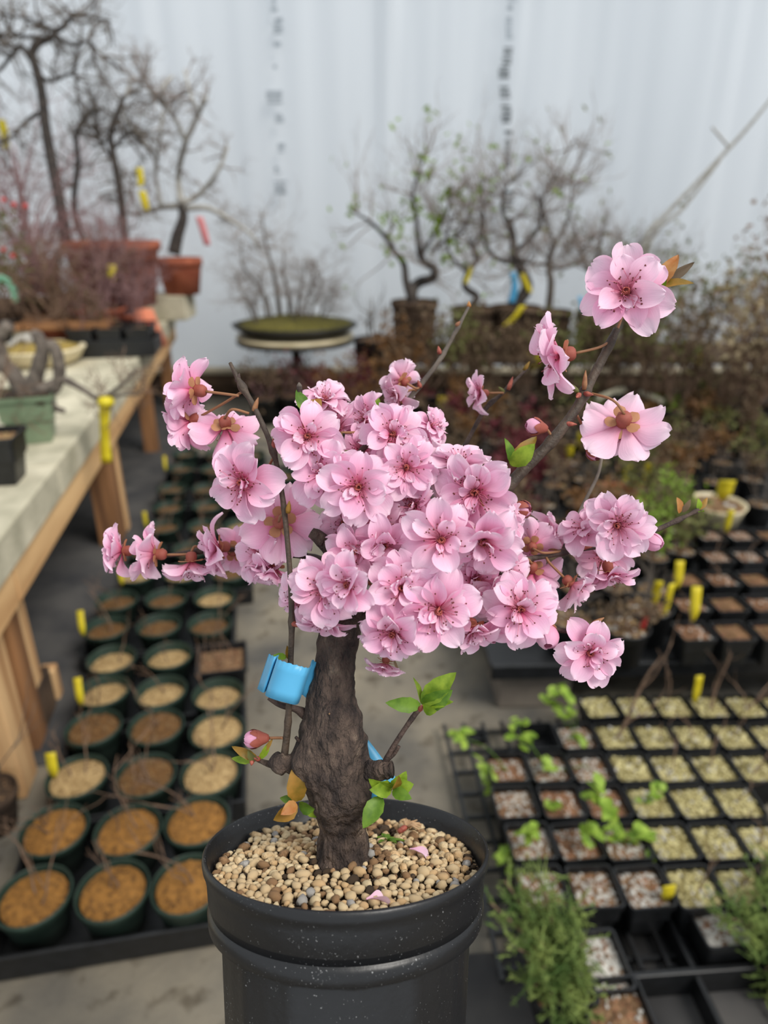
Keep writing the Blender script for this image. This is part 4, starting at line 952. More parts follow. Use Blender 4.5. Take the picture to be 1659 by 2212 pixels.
# ------------------------------------------------------------------ near right: trays of small square pots
TZ = 0.05
tr_c = at_z(1350, 1730, .05)
nt = thing('mesh_bench', 'black mesh flat under the square pots beside the main pot', 'tray', (.735, 1.342, 0), .075)
for k in range(18):
    m = MB(); m.box((-.52 + k * .060, 0, .036), (.009, .78, .012)); m.build('bar', 'black_plastic', nt, smooth=False)
for k in range(10):
    m = MB(); m.box((-.01, -.36 + k * .08, .026), (1.03, .009, .010)); m.build('cross_bar', 'black_plastic', nt, smooth=False)
for x, y in ((-.42, -.36), (.44, -.36), (-.42, .36), (.44, .36)):
    m = MB(); m.box((x, y, .012), (.05, .05, .018)); m.build('foot', 'black_plastic', nt, smooth=False)
NR = [
 (1531, [(1297, 's'), (1375, 's'), (1451, 's'), (1535, 's'), (1609, 's'), (1685, 's')]),
 (1596, [(1166, 'e'), (1248, 'p'), (1327, 's'), (1412, 's'), (1496, 's'), (1584, 's'), (1668, 's')]),
 (1664, [(1098, 'b'), (1188, 'p'), (1275, 'p'), (1363, 's'), (1451, 's'), (1541, 's'), (1630, 's')]),
 (1738, [(1112, 'p'), (1212, 'b'), (1308, 'b'), (1404, 's'), (1499, 's'), (1594, 's')]),
 (1824, [(1152, 'p'), (1250, 'b'), (1346, 'p'), (1446, 's'), (1546, 's'), (1646, 's')]),
 (1922, [(1170, 'p'), (1288, 'p'), (1394, 'p'), (1496, 's'), (1600, 's')]),
]
KEY = {'s': ('straw', 'pale straw grit'), 'p': ('perlite', 'white perlite'), 'b': ('bark', 'brown bark chips')}
rng = random.Random(55)
NP = {}
NC = [[[at_z(px, py, .135), .054] for (px, k) in row] for (py, row) in NR]
relax([q for row in NC for q in row])
for ri, (py, row) in enumerate(NR):
    for ci, (px, k) in enumerate(row):
        c = NC[ri][ci][0]
        rw = 'farthest' if ri == 0 else ('nearest' if ri == len(NR) - 1 else ORD[ri])
        if k == 'e':
            t = thing('square_pot', 'empty black square pot at the back left of the seedling trays', 'pot', (c.x, c.y, .043), .075); obj('pot', SQ_, t); continue
        t = thing('square_pot', f'black pot of {KEY[k][1]}, {ORD[ci]} from left in the {rw} mesh flat row', 'potted plant', (c.x, c.y, .043), .075 + rng.gauss(0, .02), 'square pots on the mesh flat')
        obj('pot', SQ_, t); dep = .092 if k == 's' else .085
        obj('grit', rng.choice(GS[KEY[k][0]]), t, M4=Matrix.Translation((0, 0, dep)) @ Matrix.Rotation(rng.randrange(4) * PI / 2, 4, 'Z'))
        if k == 's' and rng.random() < .55:
            obj('stem', twig_mesh(900 + ri * 8 + ci, rng.uniform(.07, .15), .0026, 1, 'bark_brown', .7, 2), t, loc=(rng.gauss(0, .012), rng.gauss(0, .012), dep))
        NP[(ri, ci)] = t
# taller forked cutting
t = NP[(1, 2)]; obj('stem', twig_mesh(951, .30, .0055, 2, 'bark_brown', .55, 2, lean=(.25, .1)), t, loc=(0, 0, .09)); obj('stem', twig_mesh(953, .2, .004, 2, 'bark_brown', .55, 2), NP[(0, 3)], loc=(0, 0, .09)); obj('stem', twig_mesh(954, .2, .005, 2, 'bark_brown', .55, 2, lean=(.3, 0)), NP[(0, 4)], loc=(0, 0, .09))
# leafy seedlings: stem and each leaf
def seedling(root, base, tips_px, Y, seed, size=.034):
    rng = random.Random(seed); Mi = root.matrix_basis.inverted()
    b = Mi @ Vector(base)
    for (px, py) in tips_px:
        tip = Mi @ at_y(px, py, Y + rng.gauss(0, .015))
        m = MB(); mid = b.lerp(tip, .55) + Vector((rng.gauss(0, .01), rng.gauss(0, .01), .012)); sm = catmull([b, mid, tip], 5); m.tube(sm, lin((.0016, .0013, .0009), len(sm)), 5); m.build('stem', 'leaf_deep', root)
        for k in range(rng.choice((6, 7, 8))):
            a = rng.uniform(0, 6.28); el = rng.uniform(-.5, .6); d_ = Vector((math.cos(a) * math.cos(el), math.sin(a) * math.cos(el), math.sin(el))); s_ = Vector((-math.sin(a), math.cos(a), rng.gauss(0, .3))).normalized(); nn = d_.cross(s_)
            L = size * rng.uniform(.7, 1.2); m = MB(); o_ = tip + Vector((rng.gauss(0, .010), rng.gauss(0, .010), rng.gauss(0, .010)))
            for i in range(6):
                q = i / 5; hw = L * .36 * math.sin(PI * (.08 + .9 * q)) ** .8
                for u in (-1, 0, 1): m.v.append(tuple(o_ + d_ * L * q + s_ * hw * u + nn * (abs(u) * .003 - .006 * q * q)))
            for i in range(5):
                for j in range(2): a_ = i * 3 + j; m.f.append((a_, a_ + 3, a_ + 4, a_ + 1)); m.m.append(0)
            m.build('leaf', 'leaf_seedling', root)
def base_of(k): 
    t = NP[k]; return Vector(t.location) + Vector((0, 0, .088))
def sd(k, tips, seed, size=.034): t = NP[k]; bpy.context.view_layer.update(); seedling(t, base_of(k), tips, t.location.y, seed, size)
sd((2, 0), [(992, 1590), (1048, 1660), (1060, 1700)], 1)
sd((2, 1), [(1112, 1558), (1130, 1590), (1178, 1650)], 2, .03)
sd((1, 1), [(1215, 1500), (1195, 1520), (1230, 1545), (1240, 1590)], 3)
sd((3, 1), [(1185, 1735), (1170, 1800), (1225, 1760)], 4)
sd((4, 2), [(1310, 1745), (1280, 1800), (1330, 1805), (1385, 1815), (1300, 1720)], 5)
sd((3, 3), [(1405, 1725), (1415, 1705)], 6, .022)
sd((4, 0), [(1095, 1840), (1110, 1860), (1140, 1800)], 7)
sd((2, 2), [(1215, 1670)], 8, .022)
for (px, py, h, w, lab, rz) in ((1500, 1520, .10, .024, 'upright yellow tag at the back of the mesh flat', .1), (1440, 1946, .045, .030, 'stubby yellow tag in a nearest-row perlite pot', .15)):
    tagged(px, py, .135, h, lab, w, rz, .05)
# empty web tray and larger pots, bottom right
et = at_z(1490, 2060, .10)
t = thing('cell_tray', 'empty black cell tray at the bottom right corner', 'tray', (et.x + .03, et.y - .02, .008), .075)
for x in (-.20, -.02, .16): 
    m = MB(); m.box((x, 0, .035), (.012, .30, .06)); bevel(m.build('divider', 'black_plastic', t, smooth=False), .003)
for y in (-.148, 0, .148):
    m = MB(); m.box((-.02, y, .04), (.38, .014, .07)); bevel(m.build('rail', 'black_plastic', t, smooth=False), .003)
m = MB(); m.box((-.02, 0, .004), (.37, .30, .006)); m.build('base', 'ground_cloth', t)
rng = random.Random(58)
for k in range(9):
    pass
SQL = square_pot_mesh(.125, .12, 'black_plastic')
LG = [grit_mesh('square', .055, ['perlite', 'bark_chip', 'soil_brown'], 870 + i, 170, .0055, [.55, .25, .2]) for i in range(2)] + [grit_mesh('square', .055, ['soil_brown', 'bark_chip', 'perlite'], 875, 170, .0055, [.5, .35, .15])]
for (px, py, lab, gk) in ((1285, 2075, 'black square pot of perlite beside the green juniper', 0), (1335, 2185, 'black square pot of dark bark mix at the bottom edge', 2), (1560, 1985, 'black square pot of perlite under the right juniper', 1)):
    c = at_z(px, py, .125); t = thing('square_pot', lab, 'potted plant', (c.x, c.y, .008), .09); obj('pot', SQL, t); obj('grit', LG[gk], t, loc=(0, 0, .10))
# junipers
def juniper(label, base, tips_px, Y, seed, n=46, L=.045, rootz=.09):
    t = thing('juniper', label, 'juniper', base); rng = random.Random(seed); m = MB(); fo_ = MB()
    for (px, py, dY) in tips_px:
        tip = at_y(px, py, Y + dY) - Vector(base); sm = catmull([Vector((0, 0, 0)), tip * .5 + Vector((0, 0, .015)), tip], 7); m.tube(sm, lin((.004, .003, .0015), len(sm)), 5)
        for k in range(n):
            p = sm[int(rng.uniform(.18, 1) * (len(sm) - 1))] + Vector((rng.gauss(0, .012), rng.gauss(0, .012), rng.gauss(0, .008)))
            d_ = ((tip).normalized() * .6 + Vector((rng.gauss(0, .8), rng.gauss(0, .8), rng.gauss(0, .6) + .3))).normalized(); ln = L * rng.uniform(.5, 1.2)
            fo_.tube([p, p + d_ * ln * .5, p + d_ * ln], (.0018, .0016, .0006), 3, 0, cap=False)
            for j in range(9):
                q = p + d_ * ln * rng.uniform(.15, 1); e = (d_ * .7 + Vector((rng.gauss(0, .6), rng.gauss(0, .6), rng.gauss(0, .6)))).normalized() * rng.uniform(.006, .013)
                fo_.tube([q, q + e], (.0016, .0005), 3, 0, cap=False)
    m.build('stem', 'bark_brown', t); o = fo_.build('foliage', 'juniper', t); o['kind'] = 'stuff'
    return t
c = at_z(1200, 2150, .06)
pj = thing('square_pot', 'black square pot under the feathery juniper, bottom centre right', 'pot', (c.x, c.y, .008), .1); obj('pot', SQL, pj); obj('grit', LG[2], pj, loc=(0, 0, .10))
jb = (c.x, c.y, .112)
juniper('feathery green juniper spreading beside the main pot', jb, [(1090, 1900, .1), (1060, 1950, .05), (1130, 1960, .05), (1180, 1930, .05), (1150, 2010, 0), (1210, 1990, .02), (1240, 1960, .04), (1120, 2050, -.02), (1160, 2090, -.03), (1220, 2060, 0), (1250, 2110, -.02), (1190, 2150, -.05), (1140, 2140, -.04), (1250, 2180, -.06), (1210, 2215, -.08), (1280, 2230, -.08), (1165, 1890, .1), (1270, 2030, 0)], c.y, 3, 40)
c = at_z(1700, 2080, .06)
pj = thing('square_pot', 'black square pot at the right edge under the second juniper', 'pot', (c.x, c.y, .008), .1); obj('pot', SQL, pj); obj('grit', LG[0], pj, loc=(0, 0, .10))
juniper('feathery green juniper cut off by the right edge', (c.x, c.y, .112), [(1540, 1975, .0), (1575, 1960, .02), (1600, 2000, .0), (1630, 1900, .08), (1650, 1850, .12), (1660, 1930, .04), (1640, 1990, .0), (1620, 2050, -.02), (1650, 2100, -.03), (1655, 2160, -.05), (1690, 1990, 0), (1690, 1900, .06)], c.y, 4, 40)

# ================================================================== the flowering plum in its black pot
PZ = 0.403                                          # distance of the pot's rim centre from the lens
TILT = PITCH + math.radians(5.0)                    # the pot is held tipped back
RIMC = at_depth(750, 1106 + 0.1948 / PZ * FPX, PZ)
POT_H, POT_R = 0.165, 0.0825
AX = Vector((0, math.sin(TILT), math.cos(TILT)))
LM = Matrix.Translation(RIMC - AX * POT_H) @ Matrix.Rotation(-TILT, 4, 'X')
LI = LM.inverted(); LI3 = LI.to_3x3()
def P(px, py, d=0.0): return LI @ at_depth(px, py, PZ + d)          # photo point at a depth -> point in the tree's own frame
def D(x, y, z): return (LI3 @ (RIGHT * x + UP * y - FWD * z)).normalized()   # right, up, towards the viewer
def S(pxs, d=0.0): return pxs * (PZ + d) / FPX

tree = thing('potted_plum_tree', 'pink double-flowered plum bonsai in a tall black nursery pot', 'potted tree', M4=LM)

# pot -----------------------------------------------------------------
def flute(an, i):
    if 1 <= i <= 4:
        x = (an / (2 * PI) * 14 + 0.25) % 1.0
        e = min(1.0, max(0.0, (min(x, 1 - x) - 0.10) / 0.05))
        return 1.0 - 0.016 * e
    return 1.0
m = MB()
R = POT_R
m.lathe([(0.010, 0.0), (0.0625, 0.0), (0.0640, 0.004), (0.0715, POT_H - 0.042), (0.0722, POT_H - 0.0385), (0.0765, POT_H - 0.0375), (0.0785, POT_H - 0.0360), (0.0792, POT_H - 0.0300), (0.0785, POT_H - 0.0275),
         (0.0766, POT_H - 0.0262), (0.0770, POT_H - 0.0245), (0.0790, POT_H - 0.0225), (0.0800, POT_H - 0.0120), (0.0806, POT_H - 0.0105), (0.0812, POT_H - 0.0070), (0.0822, POT_H - 0.0060), (0.0828, POT_H - 0.0030), (0.0826, POT_H - 0.0008), (0.0816, POT_H + 0.0004), (0.0804, POT_H - 0.0004),
         (0.0796, POT_H - 0.0060), (0.0788, POT_H - 0.0072), (0.0775, POT_H - 0.030), (0.010, POT_H - 0.032)], 112, flute)
pot = m.build('pot', 'pot_black', tree)
# soil and gravel -------------------------------------------------------
SOIL = POT_H - 0.0135
TB = P(738, 1862, 0.0); TBX, TBY = TB.x, TB.y
def soil_z(x, y):
    return SOIL + 0.006 * math.exp(-((x - TBX) ** 2 + (y - TBY) ** 2) / 0.03 ** 2) + 0.0018 * noise.noise(Vector((x * 40, y * 40, 3)))
m = MB(); rings = 14; seg = 48
m.v.append((0, 0, soil_z(0, 0)))
for i in range(1, rings + 1):
    for j in range(seg):
        a = 2 * PI * j / seg; r_ = 0.0782 * i / rings; m.v.append((r_ * math.cos(a), r_ * math.sin(a), soil_z(r_ * math.cos(a), r_ * math.sin(a)) - 0.002))
for j in range(seg): m.f.append((0, 1 + j, 1 + (j + 1) % seg)); m.m.append(0)
for i in range(rings - 1):
    for j in range(seg):
        a0 = 1 + i * seg + j; a1 = 1 + i * seg + (j + 1) % seg; m.f.append((a0, a0 + seg, a1 + seg, a1)); m.m.append(0)
soil = m.build('soil', 'soil_dark', tree)
def pebble_shape(seed):
    rng = random.Random(seed); vs = []; fs = []
    nu, nv = 7, 4
    off = Vector((rng.uniform(0, 50), rng.uniform(0, 50), 0))
    vs.append(Vector((0, 0, 1)));
    for j in range(1, nv):
        for i in range(nu):
            th = PI * j / nv; ph = 2 * PI * (i + 0.5 * (j % 2)) / nu
            vs.append(Vector((math.sin(th) * math.cos(ph), math.sin(th) * math.sin(ph), math.cos(th))))
    vs.append(Vector((0, 0, -1)))
    vs = [v * (1 + 0.42 * noise.noise(v * 1.1 + off)) for v in vs]
    sx, sy, sz = rng.uniform(.9, 1.25), rng.uniform(.75, .95), rng.uniform(.62, .85)
    vs = [Vector((v.x * sx, v.y * sy, v.z * sz)) for v in vs]
    for i in range(nu): fs.append((0, 1 + i, 1 + (i + 1) % nu))
    for j in range(nv - 2):
        for i in range(nu):
            a = 1 + j * nu + i; b = 1 + j * nu + (i + 1) % nu; fs.append((a, a + nu, b + nu, b))
    last = len(vs) - 1
    for i in range(nu): fs.append((last, 1 + (nv - 2) * nu + (i + 1) % nu, 1 + (nv - 2) * nu + i))
    return vs, fs
PEB = [pebble_shape(100 + i) for i in range(9)]
PMATS = ['peb_tan', 'peb_gold', 'peb_cream', 'peb_brown', 'peb_grey', 'peb_dark']
peb_cache = {}
def pebble_mesh(k, mn):
    if (k, mn) not in peb_cache:
        m = MB(); m.add(*PEB[k]); peb_cache[(k, mn)] = m.mesh('pebble', mn)
    return peb_cache[(k, mn)]
rng = random.Random(11)
placed = []
tries = 0
while len(placed) < 860 and tries < 60000:
    tries += 1
    a = rng.uniform(0, 2 * PI); q = 0.0765 * math.sqrt(rng.random()); x, y = q * math.cos(a), q * math.sin(a)
    r_ = rng.choice((0.0020, 0.0025, 0.0028, 0.0032, 0.0037))
    if (x - TBX) ** 2 + ((y - TBY)) ** 2 < 0.0165 ** 2: continue
    if q + r_ > 0.0772: continue
    dk = noise.noise(Vector((x * 34 + 9, y * 34, 2.0)))
    if dk > 0.34 and rng.random() < 0.75: continue          # bare dark patches
    ok = True
    for (X, Y, RR, _) in placed:
        if (X - x) ** 2 + (Y - y) ** 2 < (0.80 * (RR + r_)) ** 2: ok = False; break
    if ok: placed.append((x, y, r_, dk))
placed.sort(key=lambda p: p[1] - p[2] * 12)
stuff = MB()
for i, (x, y, r_, dk) in enumerate(placed):
    near_trunk = math.hypot(x - TBX - 0.004, y - TBY) < 0.026
    w = [0.44, 0.24, 0.22, 0.06, 0.03, 0.01]
    if dk > 0.22 or near_trunk: w = [0.2, 0.15, 0.1, 0.3, 0.05, 0.2]
    mi = rng.choices(range(6), w)[0]; k = rng.randrange(9)
    z = soil_z(x, y) + r_ * 0.35 + rng.uniform(0, 0.0012)
    Mx = Matrix.Translation((x, y, z)) @ Matrix.Rotation(rng.uniform(0, 6.28), 4, 'Z') @ Matrix.Rotation(rng.gauss(0, .35), 4, 'X') @ Matrix.Scale(r_, 4)
    if i < 300:
        obj('pebble', pebble_mesh(k, PMATS[mi]), soil, M4=Mx)
    else:
        stuff.add([Mx @ v for v in PEB[k][0]], PEB[k][1], mi)
fine = random.Random(5)
for i in range(2600):                                    # fine grit between the pebbles
    a = fine.uniform(0, 2 * PI); q = 0.077 * math.sqrt(fine.random()); x, y = q * math.cos(a), q * math.sin(a)
    stuff.lump((x, y, soil_z(x, y) - 0.0008), fine.uniform(.0006, .0013), fine, fine.choices(range(6), [.2, .2, .1, .25, .05, .3])[0])
o = stuff.build('gravel', PMATS, soil); o['kind'] = 'stuff'

# trunk ----------------------------------------------------------------
rows = [(1868, 672, 806), (1845, 684, 800), (1817, 690, 798), (1790, 694, 790), (1765, 684, 790), (1735, 668, 795), (1700, 662, 794), (1665, 652, 790), (1630, 646, 783), (1600, 650, 786), (1574, 653, 782), (1537, 655, 779), (1500, 660, 768), (1460, 671, 766), (1420, 679, 769), (1387, 685, 774), (1340, 698, 786), (1290, 716, 790), (1240, 722, 776), (1190, 728, 768), (1130, 722, 756), (1070, 716, 746)]
rings = []
for (y, l, r_) in rows:
    rings.append((P((l + r_) / 2, y, 0.0), S((r_ - l) / 2)))
cen = catmull([c for c, _ in rings], 8); rad = lin([r_ for _, r_ in rings], len(cen))
cen.insert(0, cen[0] + Vector((0, 0, -0.012))); rad.insert(0, rad[0] * 1.25)
burls = [(P(668, 1655, -.004), .014, .005), (P(790, 1660, -.004), .013, .005), (P(772, 1602, -.018), .0055, .004), (P(750, 1640, -.02), .006, .003), (P(690, 1600, -.016), .010, .003), (P(720, 1700, -.018), .012, .003), (P(775, 1720, -.014), .008, .004), (P(690, 1720, -.014), .006, -.002), (P(735, 1770, -.016), .006, -.002), (P(700, 1660, -.016), .004, -.002), (P(760, 1690, -.016), .004, -.003), (P(775, 1590, -0.012), 0.009, 0.0035), (P(770, 1735, -0.012), 0.010, 0.003), (P(672, 1640, -0.008), 0.008, 0.003), (P(700, 1760, -0.014), 0.008, 0.002), (P(712, 1540, -0.016), 0.004, 0.0018), (P(770, 1555, -0.01), 0.004, 0.0018), (P(740, 1660, -0.016), 0.009, 0.002), (P(705, 1745, -0.016), 0.003, 0.0015), (P(775, 1780, -0.01), 0.007, 0.002), (P(660, 1570, 0.0), 0.005, 0.002), (P(790, 1500, 0), 0.006, -0.001)]
m = MB(); NS = 64
for i, (c, r_) in enumerate(zip(cen, rad)):
    for j in range(NS):
        a = 2 * PI * j / NS
        dirv = Vector((math.cos(a), math.sin(a), 0))
        q = c + dirv * r_
        n1 = noise.noise(Vector((q.x * 70, q.y * 70, q.z * 34))) * 0.15 + noise.noise(Vector((q.x * 190, q.y * 190, q.z * 80 + 4))) * 0.10 + noise.noise(Vector((q.x * 520, q.y * 520, q.z * 200))) * 0.07
        rr = r_ * (1 + n1 + 0.035 * math.sin(q.z * 900 + 6 * noise.noise(q * 60)) * max(0, noise.noise(q * 45 + Vector((3, 1, 8)))))
        for (bc, bw, ba) in burls: rr += ba * math.exp(-(q - bc).length_squared / bw ** 2)
        m.v.append(tuple(c + dirv * rr))
for i in range(len(cen) - 1):
    for j in range(NS):
        a0 = i * NS + j; a1 = i * NS + (j + 1) % NS; m.f.append((a0, a1, a1 + NS, a0 + NS)); m.m.append(0)
m.f.append(tuple((len(cen) - 1) * NS + j for j in range(NS))); m.m.append(0)
m.build('trunk', 'bark_main', tree)

# branches ---------------------------------------------------------------
SAMPLES = []
def branch(pts, rpx, mname='bark_twig', name='branch', n=9, per=7, knobs=(), rough=0.10, attach=True, label=None):
    p3 = catmull([P(*q) for q in pts], per)
    dd = lin([q[2] for q in pts], len(p3)); rr = [S(r_, d_) for r_, d_ in zip(lin(rpx, len(p3)), dd)]
    out = []
    for i, (p, r_) in enumerate(zip(p3, rr)):
        r2 = r_ * (1 + rough * noise.noise(p * 420))
        for kx, ky, ka in knobs:
            c = P(kx, ky, dd[i]); r2 += S(ka) * math.exp(-(p - c).length_squared / S(12) ** 2)
        out.append(r2)
    m = MB(); m.tube(p3, out, n); o = m.build(name, mname, tree)
    if attach: SAMPLES.extend(p3[1:])
    if label: o['label'] = label
    return o
STEM = [(612, 1650, -.006), (622, 1560, -.012), (628, 1420, -.020), (630, 1330, -.022), (625, 1220, -.022), (611, 1080, -.020), (590, 975, -.016), (552, 885, -.012), (520, 830, -.010), (497, 784, -.008)]
branch(STEM, (9, 7.2, 6.6, 6.2, 6, 5.8, 5.6, 6, 5.5, 4), 'bark_bronze', knobs=((590, 972, 4), (521, 838, 5), (622, 1100, 2), (637, 1345, 3), (627, 1560, 2)))
branch([(700, 1668, .0), (660, 1660, -.006), (628, 1650, -.008), (604, 1648, -.008), (592, 1640, -.006)], (30, 25, 20, 25, 17), 'bark_main', n=16, rough=.22)
branch([(600, 1655, -.006), (574, 1648, -.004), (546, 1636, -.002)], (9, 6, 4), 'bark_main')
branch([(740, 1655, .0), (790, 1664, -.006), (820, 1664, -.010), (847, 1662, -.012)], (29, 22, 20, 19), 'bark_main', n=16, rough=.22)
branch([(826, 1660, -.010), (842, 1626, -.012), (872, 1578, -.014), (906, 1530, -.016)], (8, 6, 5.5, 6.5))
branch([(838, 1640, -.011), (852, 1628, -.012), (862, 1612, -.014)], (5, 4, 4))
branch([(668, 1548, 0), (640, 1532, -.004), (604, 1522, -.006), (580, 1507, -.006)], (14, 8, 6, 5))
branch([(660, 1606, -.006), (646, 1600, -.008), (639, 1592, -.009)], (8, 4, 3.5))
# canopy scaffold
branch([(752, 1300, 0), (800, 1230, .0), (880, 1170, -.006), (960, 1120, -.004), (1040, 1098, 0), (1075, 1075, .002), (1130, 1015, .004), (1190, 955, .005), (1240, 890, .006), (1275, 825, .008), (1310, 758, .010), (1332, 712, .012)], (20, 17, 15, 14, 13, 12.5, 12.5, 12, 11, 10, 9.5, 8), 'bark_bronze', n=12, knobs=((1262, 848, 5), (1195, 950, 3), (1095, 1045, 4), (1318, 740, 2)))
branch([(745, 1260, 0), (735, 1140, 0), (722, 1050, -.004), (730, 980, -.006), (737, 935, -.008)], (18, 15, 12, 10, 9), 'bark_main')
branch([(735, 1150, 0), (700, 1050, .01), (668, 930, .004), (650, 868, -.004), (647, 836, -.006)], (12, 9, 7, 6.5, 6))
branch([(745, 1240, 0), (715, 1190, -.006), (690, 1162, -.010), (672, 1150, -.010)], (18, 17, 15, 12), 'bark_main', n=12)
branch([(790, 1240, .0), (860, 1130, -.008), (905, 1080, -.012), (925, 1058, -.014)], (13, 11, 9, 9), 'bark_main')
branch([(740, 1200, .0), (800, 1060, .02), (850, 930, .045), (880, 868, .055), (945, 785, .062), (985, 715, .066), (1014, 660, .07)], (10, 8, 7, 6, 5, 4, 3), 'bark_grey', knobs=((907, 838, 2), (951, 764, 2.5), (985, 705, 3)))
branch([(880, 1170, .0), (960, 1040, .04), (1012, 948, .06), (1048, 884, .065), (1085, 850, .068), (1138, 797, .07)], (9, 7, 5, 5, 4, 3), knobs=((1060, 868, 2), (1100, 838, 3)))
branch([(770, 1310, 0), (880, 1270, .0), (990, 1235, .004), (1120, 1212, .006), (1250, 1187, .010), (1330, 1175, .012), (1392, 1155, .014), (1455, 1128, .016), (1508, 1102, .018)], (13, 10, 8, 6.5, 5.5, 6, 5.5, 5, 3), 'bark_twig', knobs=((1215, 1190, 2), (1400, 1152, 2), (1465, 1122, 2), (1508, 1102, 4)))
branch([(760, 1330, 0), (870, 1330, -.008), (1000, 1348, -.012), (1120, 1352, -.014), (1195, 1360, -.014), (1246, 1366, -.014), (1266, 1370, -.013)], (12, 9, 7, 6, 5.5, 5.5, 5), 'bark_twig')
branch([(735, 1230, .004), (680, 1205, .02), (600, 1196, .03), (520, 1187, .036), (430, 1190, .04), (360, 1200, .042), (300, 1196, .044)], (10, 8, 6, 5, 5.5, 4.5, 3), 'bark_twig', knobs=((430, 1190, 3), (526, 1187, 2)))
branch([(1215, 1190, .012), (1260, 1090, .04), (1290, 1030, .05), (1300, 990, .055)], (4, 4, 3.5, 3), 'bark_grey')
branch([(756, 1320, -.004), (800, 1300, -.02), (850, 1310, -.026)], (12, 8, 6), 'bark_main')
branch([(740, 1290, -.004), (712, 1290, -.018), (700, 1280, -.02)], (10, 7, 6), 'bark_main')
branch([(722, 1050, -.004), (760, 1000, -.018), (800, 960, -.02), (850, 990, -.02)], (9, 7, 6, 5))
branch([(960, 1120, -.004), (1000, 1080, -.016), (1020, 1050, -.016)], (9, 7, 6))
branch([(880, 1170, -.006), (950, 1200, -.018), (1040, 1200, -.016), (1110, 1270, -.016)], (9, 7, 6, 5))

# blossom building blocks ---------------------------------------------------
def petal_grid(seed, wide=1.0, curl=0.0, ruffle=1.0, nu=10, nv=8):
    rng = random.Random(seed); off = Vector((rng.uniform(0, 90), rng.uniform(0, 90), rng.uniform(0, 90)))
    vs = []; uv = []; fs = []
    notch = rng.uniform(.03, 0.10) if rng.random() < .5 else 0; skew = rng.uniform(-.07, .07); cup = rng.uniform(.22, .5); rec = rng.uniform(.02, .36) + curl
    pk = rng.uniform(.56, .66)
    for i in range(nu + 1):
        q = i / nu; s = 1 - (1 - q) ** 1.55
        if s < pk:
            k = s / pk; hw = 0.37 * wide * (0.16 + 0.84 * k * k * (3 - 2 * k) ** .9)
        else:
            hw = 0.37 * wide * math.sqrt(max(0.0, 1 - ((s - pk) / (1.012 - pk)) ** 2.3))
        hw = min(hw, .37 * wide)
        for j in range(nv + 1):
            t = j / nv * 2 - 1
            edge = 1 - notch * math.exp(-(t / .30) ** 2) * s ** 5 + 0.022 * math.sin(t * 8 + seed) * s ** 4 + 0.03 * noise.noise(Vector((t * 3.1, seed * 1.3, 5))) * s ** 3
            x = s * edge; y = hw * t + skew * s * s
            z = cup * (t * t) * hw * 1.3 + 0.16 * s - rec * s ** 2.4 + 0.05 * math.sin(s * PI)
            nzv = noise.noise(Vector((x * 2.2, y * 3.2, 0)) + off)
            z += ruffle * (0.09 * nzv * s + 0.030 * math.sin(t * 5.5 + seed * 1.7) * s ** 2.5)
            vs.append(Vector((x, y, z))); uv.append((s, j / nv))
    for i in range(nu):
        for j in range(nv):
            a = i * (nv + 1) + j; fs.append((a, a + nv + 1, a + nv + 2, a + 1))
    return vs, fs, uv
OUTER = [petal_grid(i, rng.uniform(.86, 1.06), 0.0, 1.25) for i in range(10)]
INNER = [petal_grid(40 + i, rng.uniform(.70, .95), -.15, 1.9) for i in range(8)]
petal_cache = {}
def petal_mesh(kind, k):
    if (kind, k) not in petal_cache:
        m = MB(); v, f, uv = (OUTER if kind == 'o' else INNER)[k]; m.add(v, f); m.uv = uv
        petal_cache[(kind, k)] = m.mesh('petal', 'petal')
    return petal_cache[(kind, k)]
def stamen_mesh(seed):
    rng = random.Random(seed); m = MB()
    for i in range(40):
        a = rng.uniform(0, 2 * PI); el = math.radians(rng.triangular(14, 84, 36)); L = rng.uniform(.32, .60)
        d = Vector((math.cos(a) * math.cos(el), math.sin(a) * math.cos(el), math.sin(el)))
        p0 = Vector((math.cos(a) * .06, math.sin(a) * .06, .05)); bend = Vector((rng.gauss(0, .05), rng.gauss(0, .05), -.06))
        pts = [p0, p0 + d * L * .5 - bend * .5, p0 + d * L + bend]
        m.tube(pts, (.0095, .0085, .007), 3, 0, cap=False)
        m.lump(pts[-1], .027, rng, 1, 1.0)
    for i in range(15):                                    # the curled knot in the middle
        a = rng.uniform(0, 2 * PI); b = a + rng.uniform(1.2, 2.6); r1 = rng.uniform(.05, .12); h = rng.uniform(.12, .24)
        pts = []
        for k in range(6):
            q = k / 5; an = a + (b - a) * q; rr = r1 * (1 - .35 * q)
            pts.append(Vector((math.cos(an) * rr, math.sin(an) * rr, .04 + h * math.sin(q * PI * .75))))
        m.tube(pts, [.014] * 6, 4, 2, cap=True)
    return m.mesh('stamens', ['filament', 'anther', 'filament_core'])
STAM = [stamen_mesh(i) for i in range(5)]
def cup_mesh(ribs=10):
    m = MB()
    prof = [(.035, -.34), (.10, -.33), (.155, -.28), (.178, -.20), (.172, -.11), (.155, -.05), (.165, .0), (.10, .02)]
    m.lathe(prof, 20, lambda an, i: 1 + (.05 * math.cos(an * ribs) if i < 6 else 0))
    return m.mesh('calyx', 'calyx')
CUP = cup_mesh()
def sepal_grid():
    vs = []; fs = []
    for i in range(6):
        s = i / 5; hw = .15 * math.sin((.12 + .88 * s) * PI * .80) ** .8 * (1.0 if s < 1 else .55)
        for j in range(4):
            t = j / 3 * 2 - 1
            vs.append(Vector((.12 + .30 * s, hw * t, -.05 + .02 * s - .05 * s * s + .03 * t * t)))
    for i in range(5):
        for j in range(3): a = i * 4 + j; fs.append((a, a + 4, a + 5, a + 1))
    return vs, fs
m = MB(); m.add(*sepal_grid()); SEPAL = m.mesh('sepal', 'sepal')
m = MB()
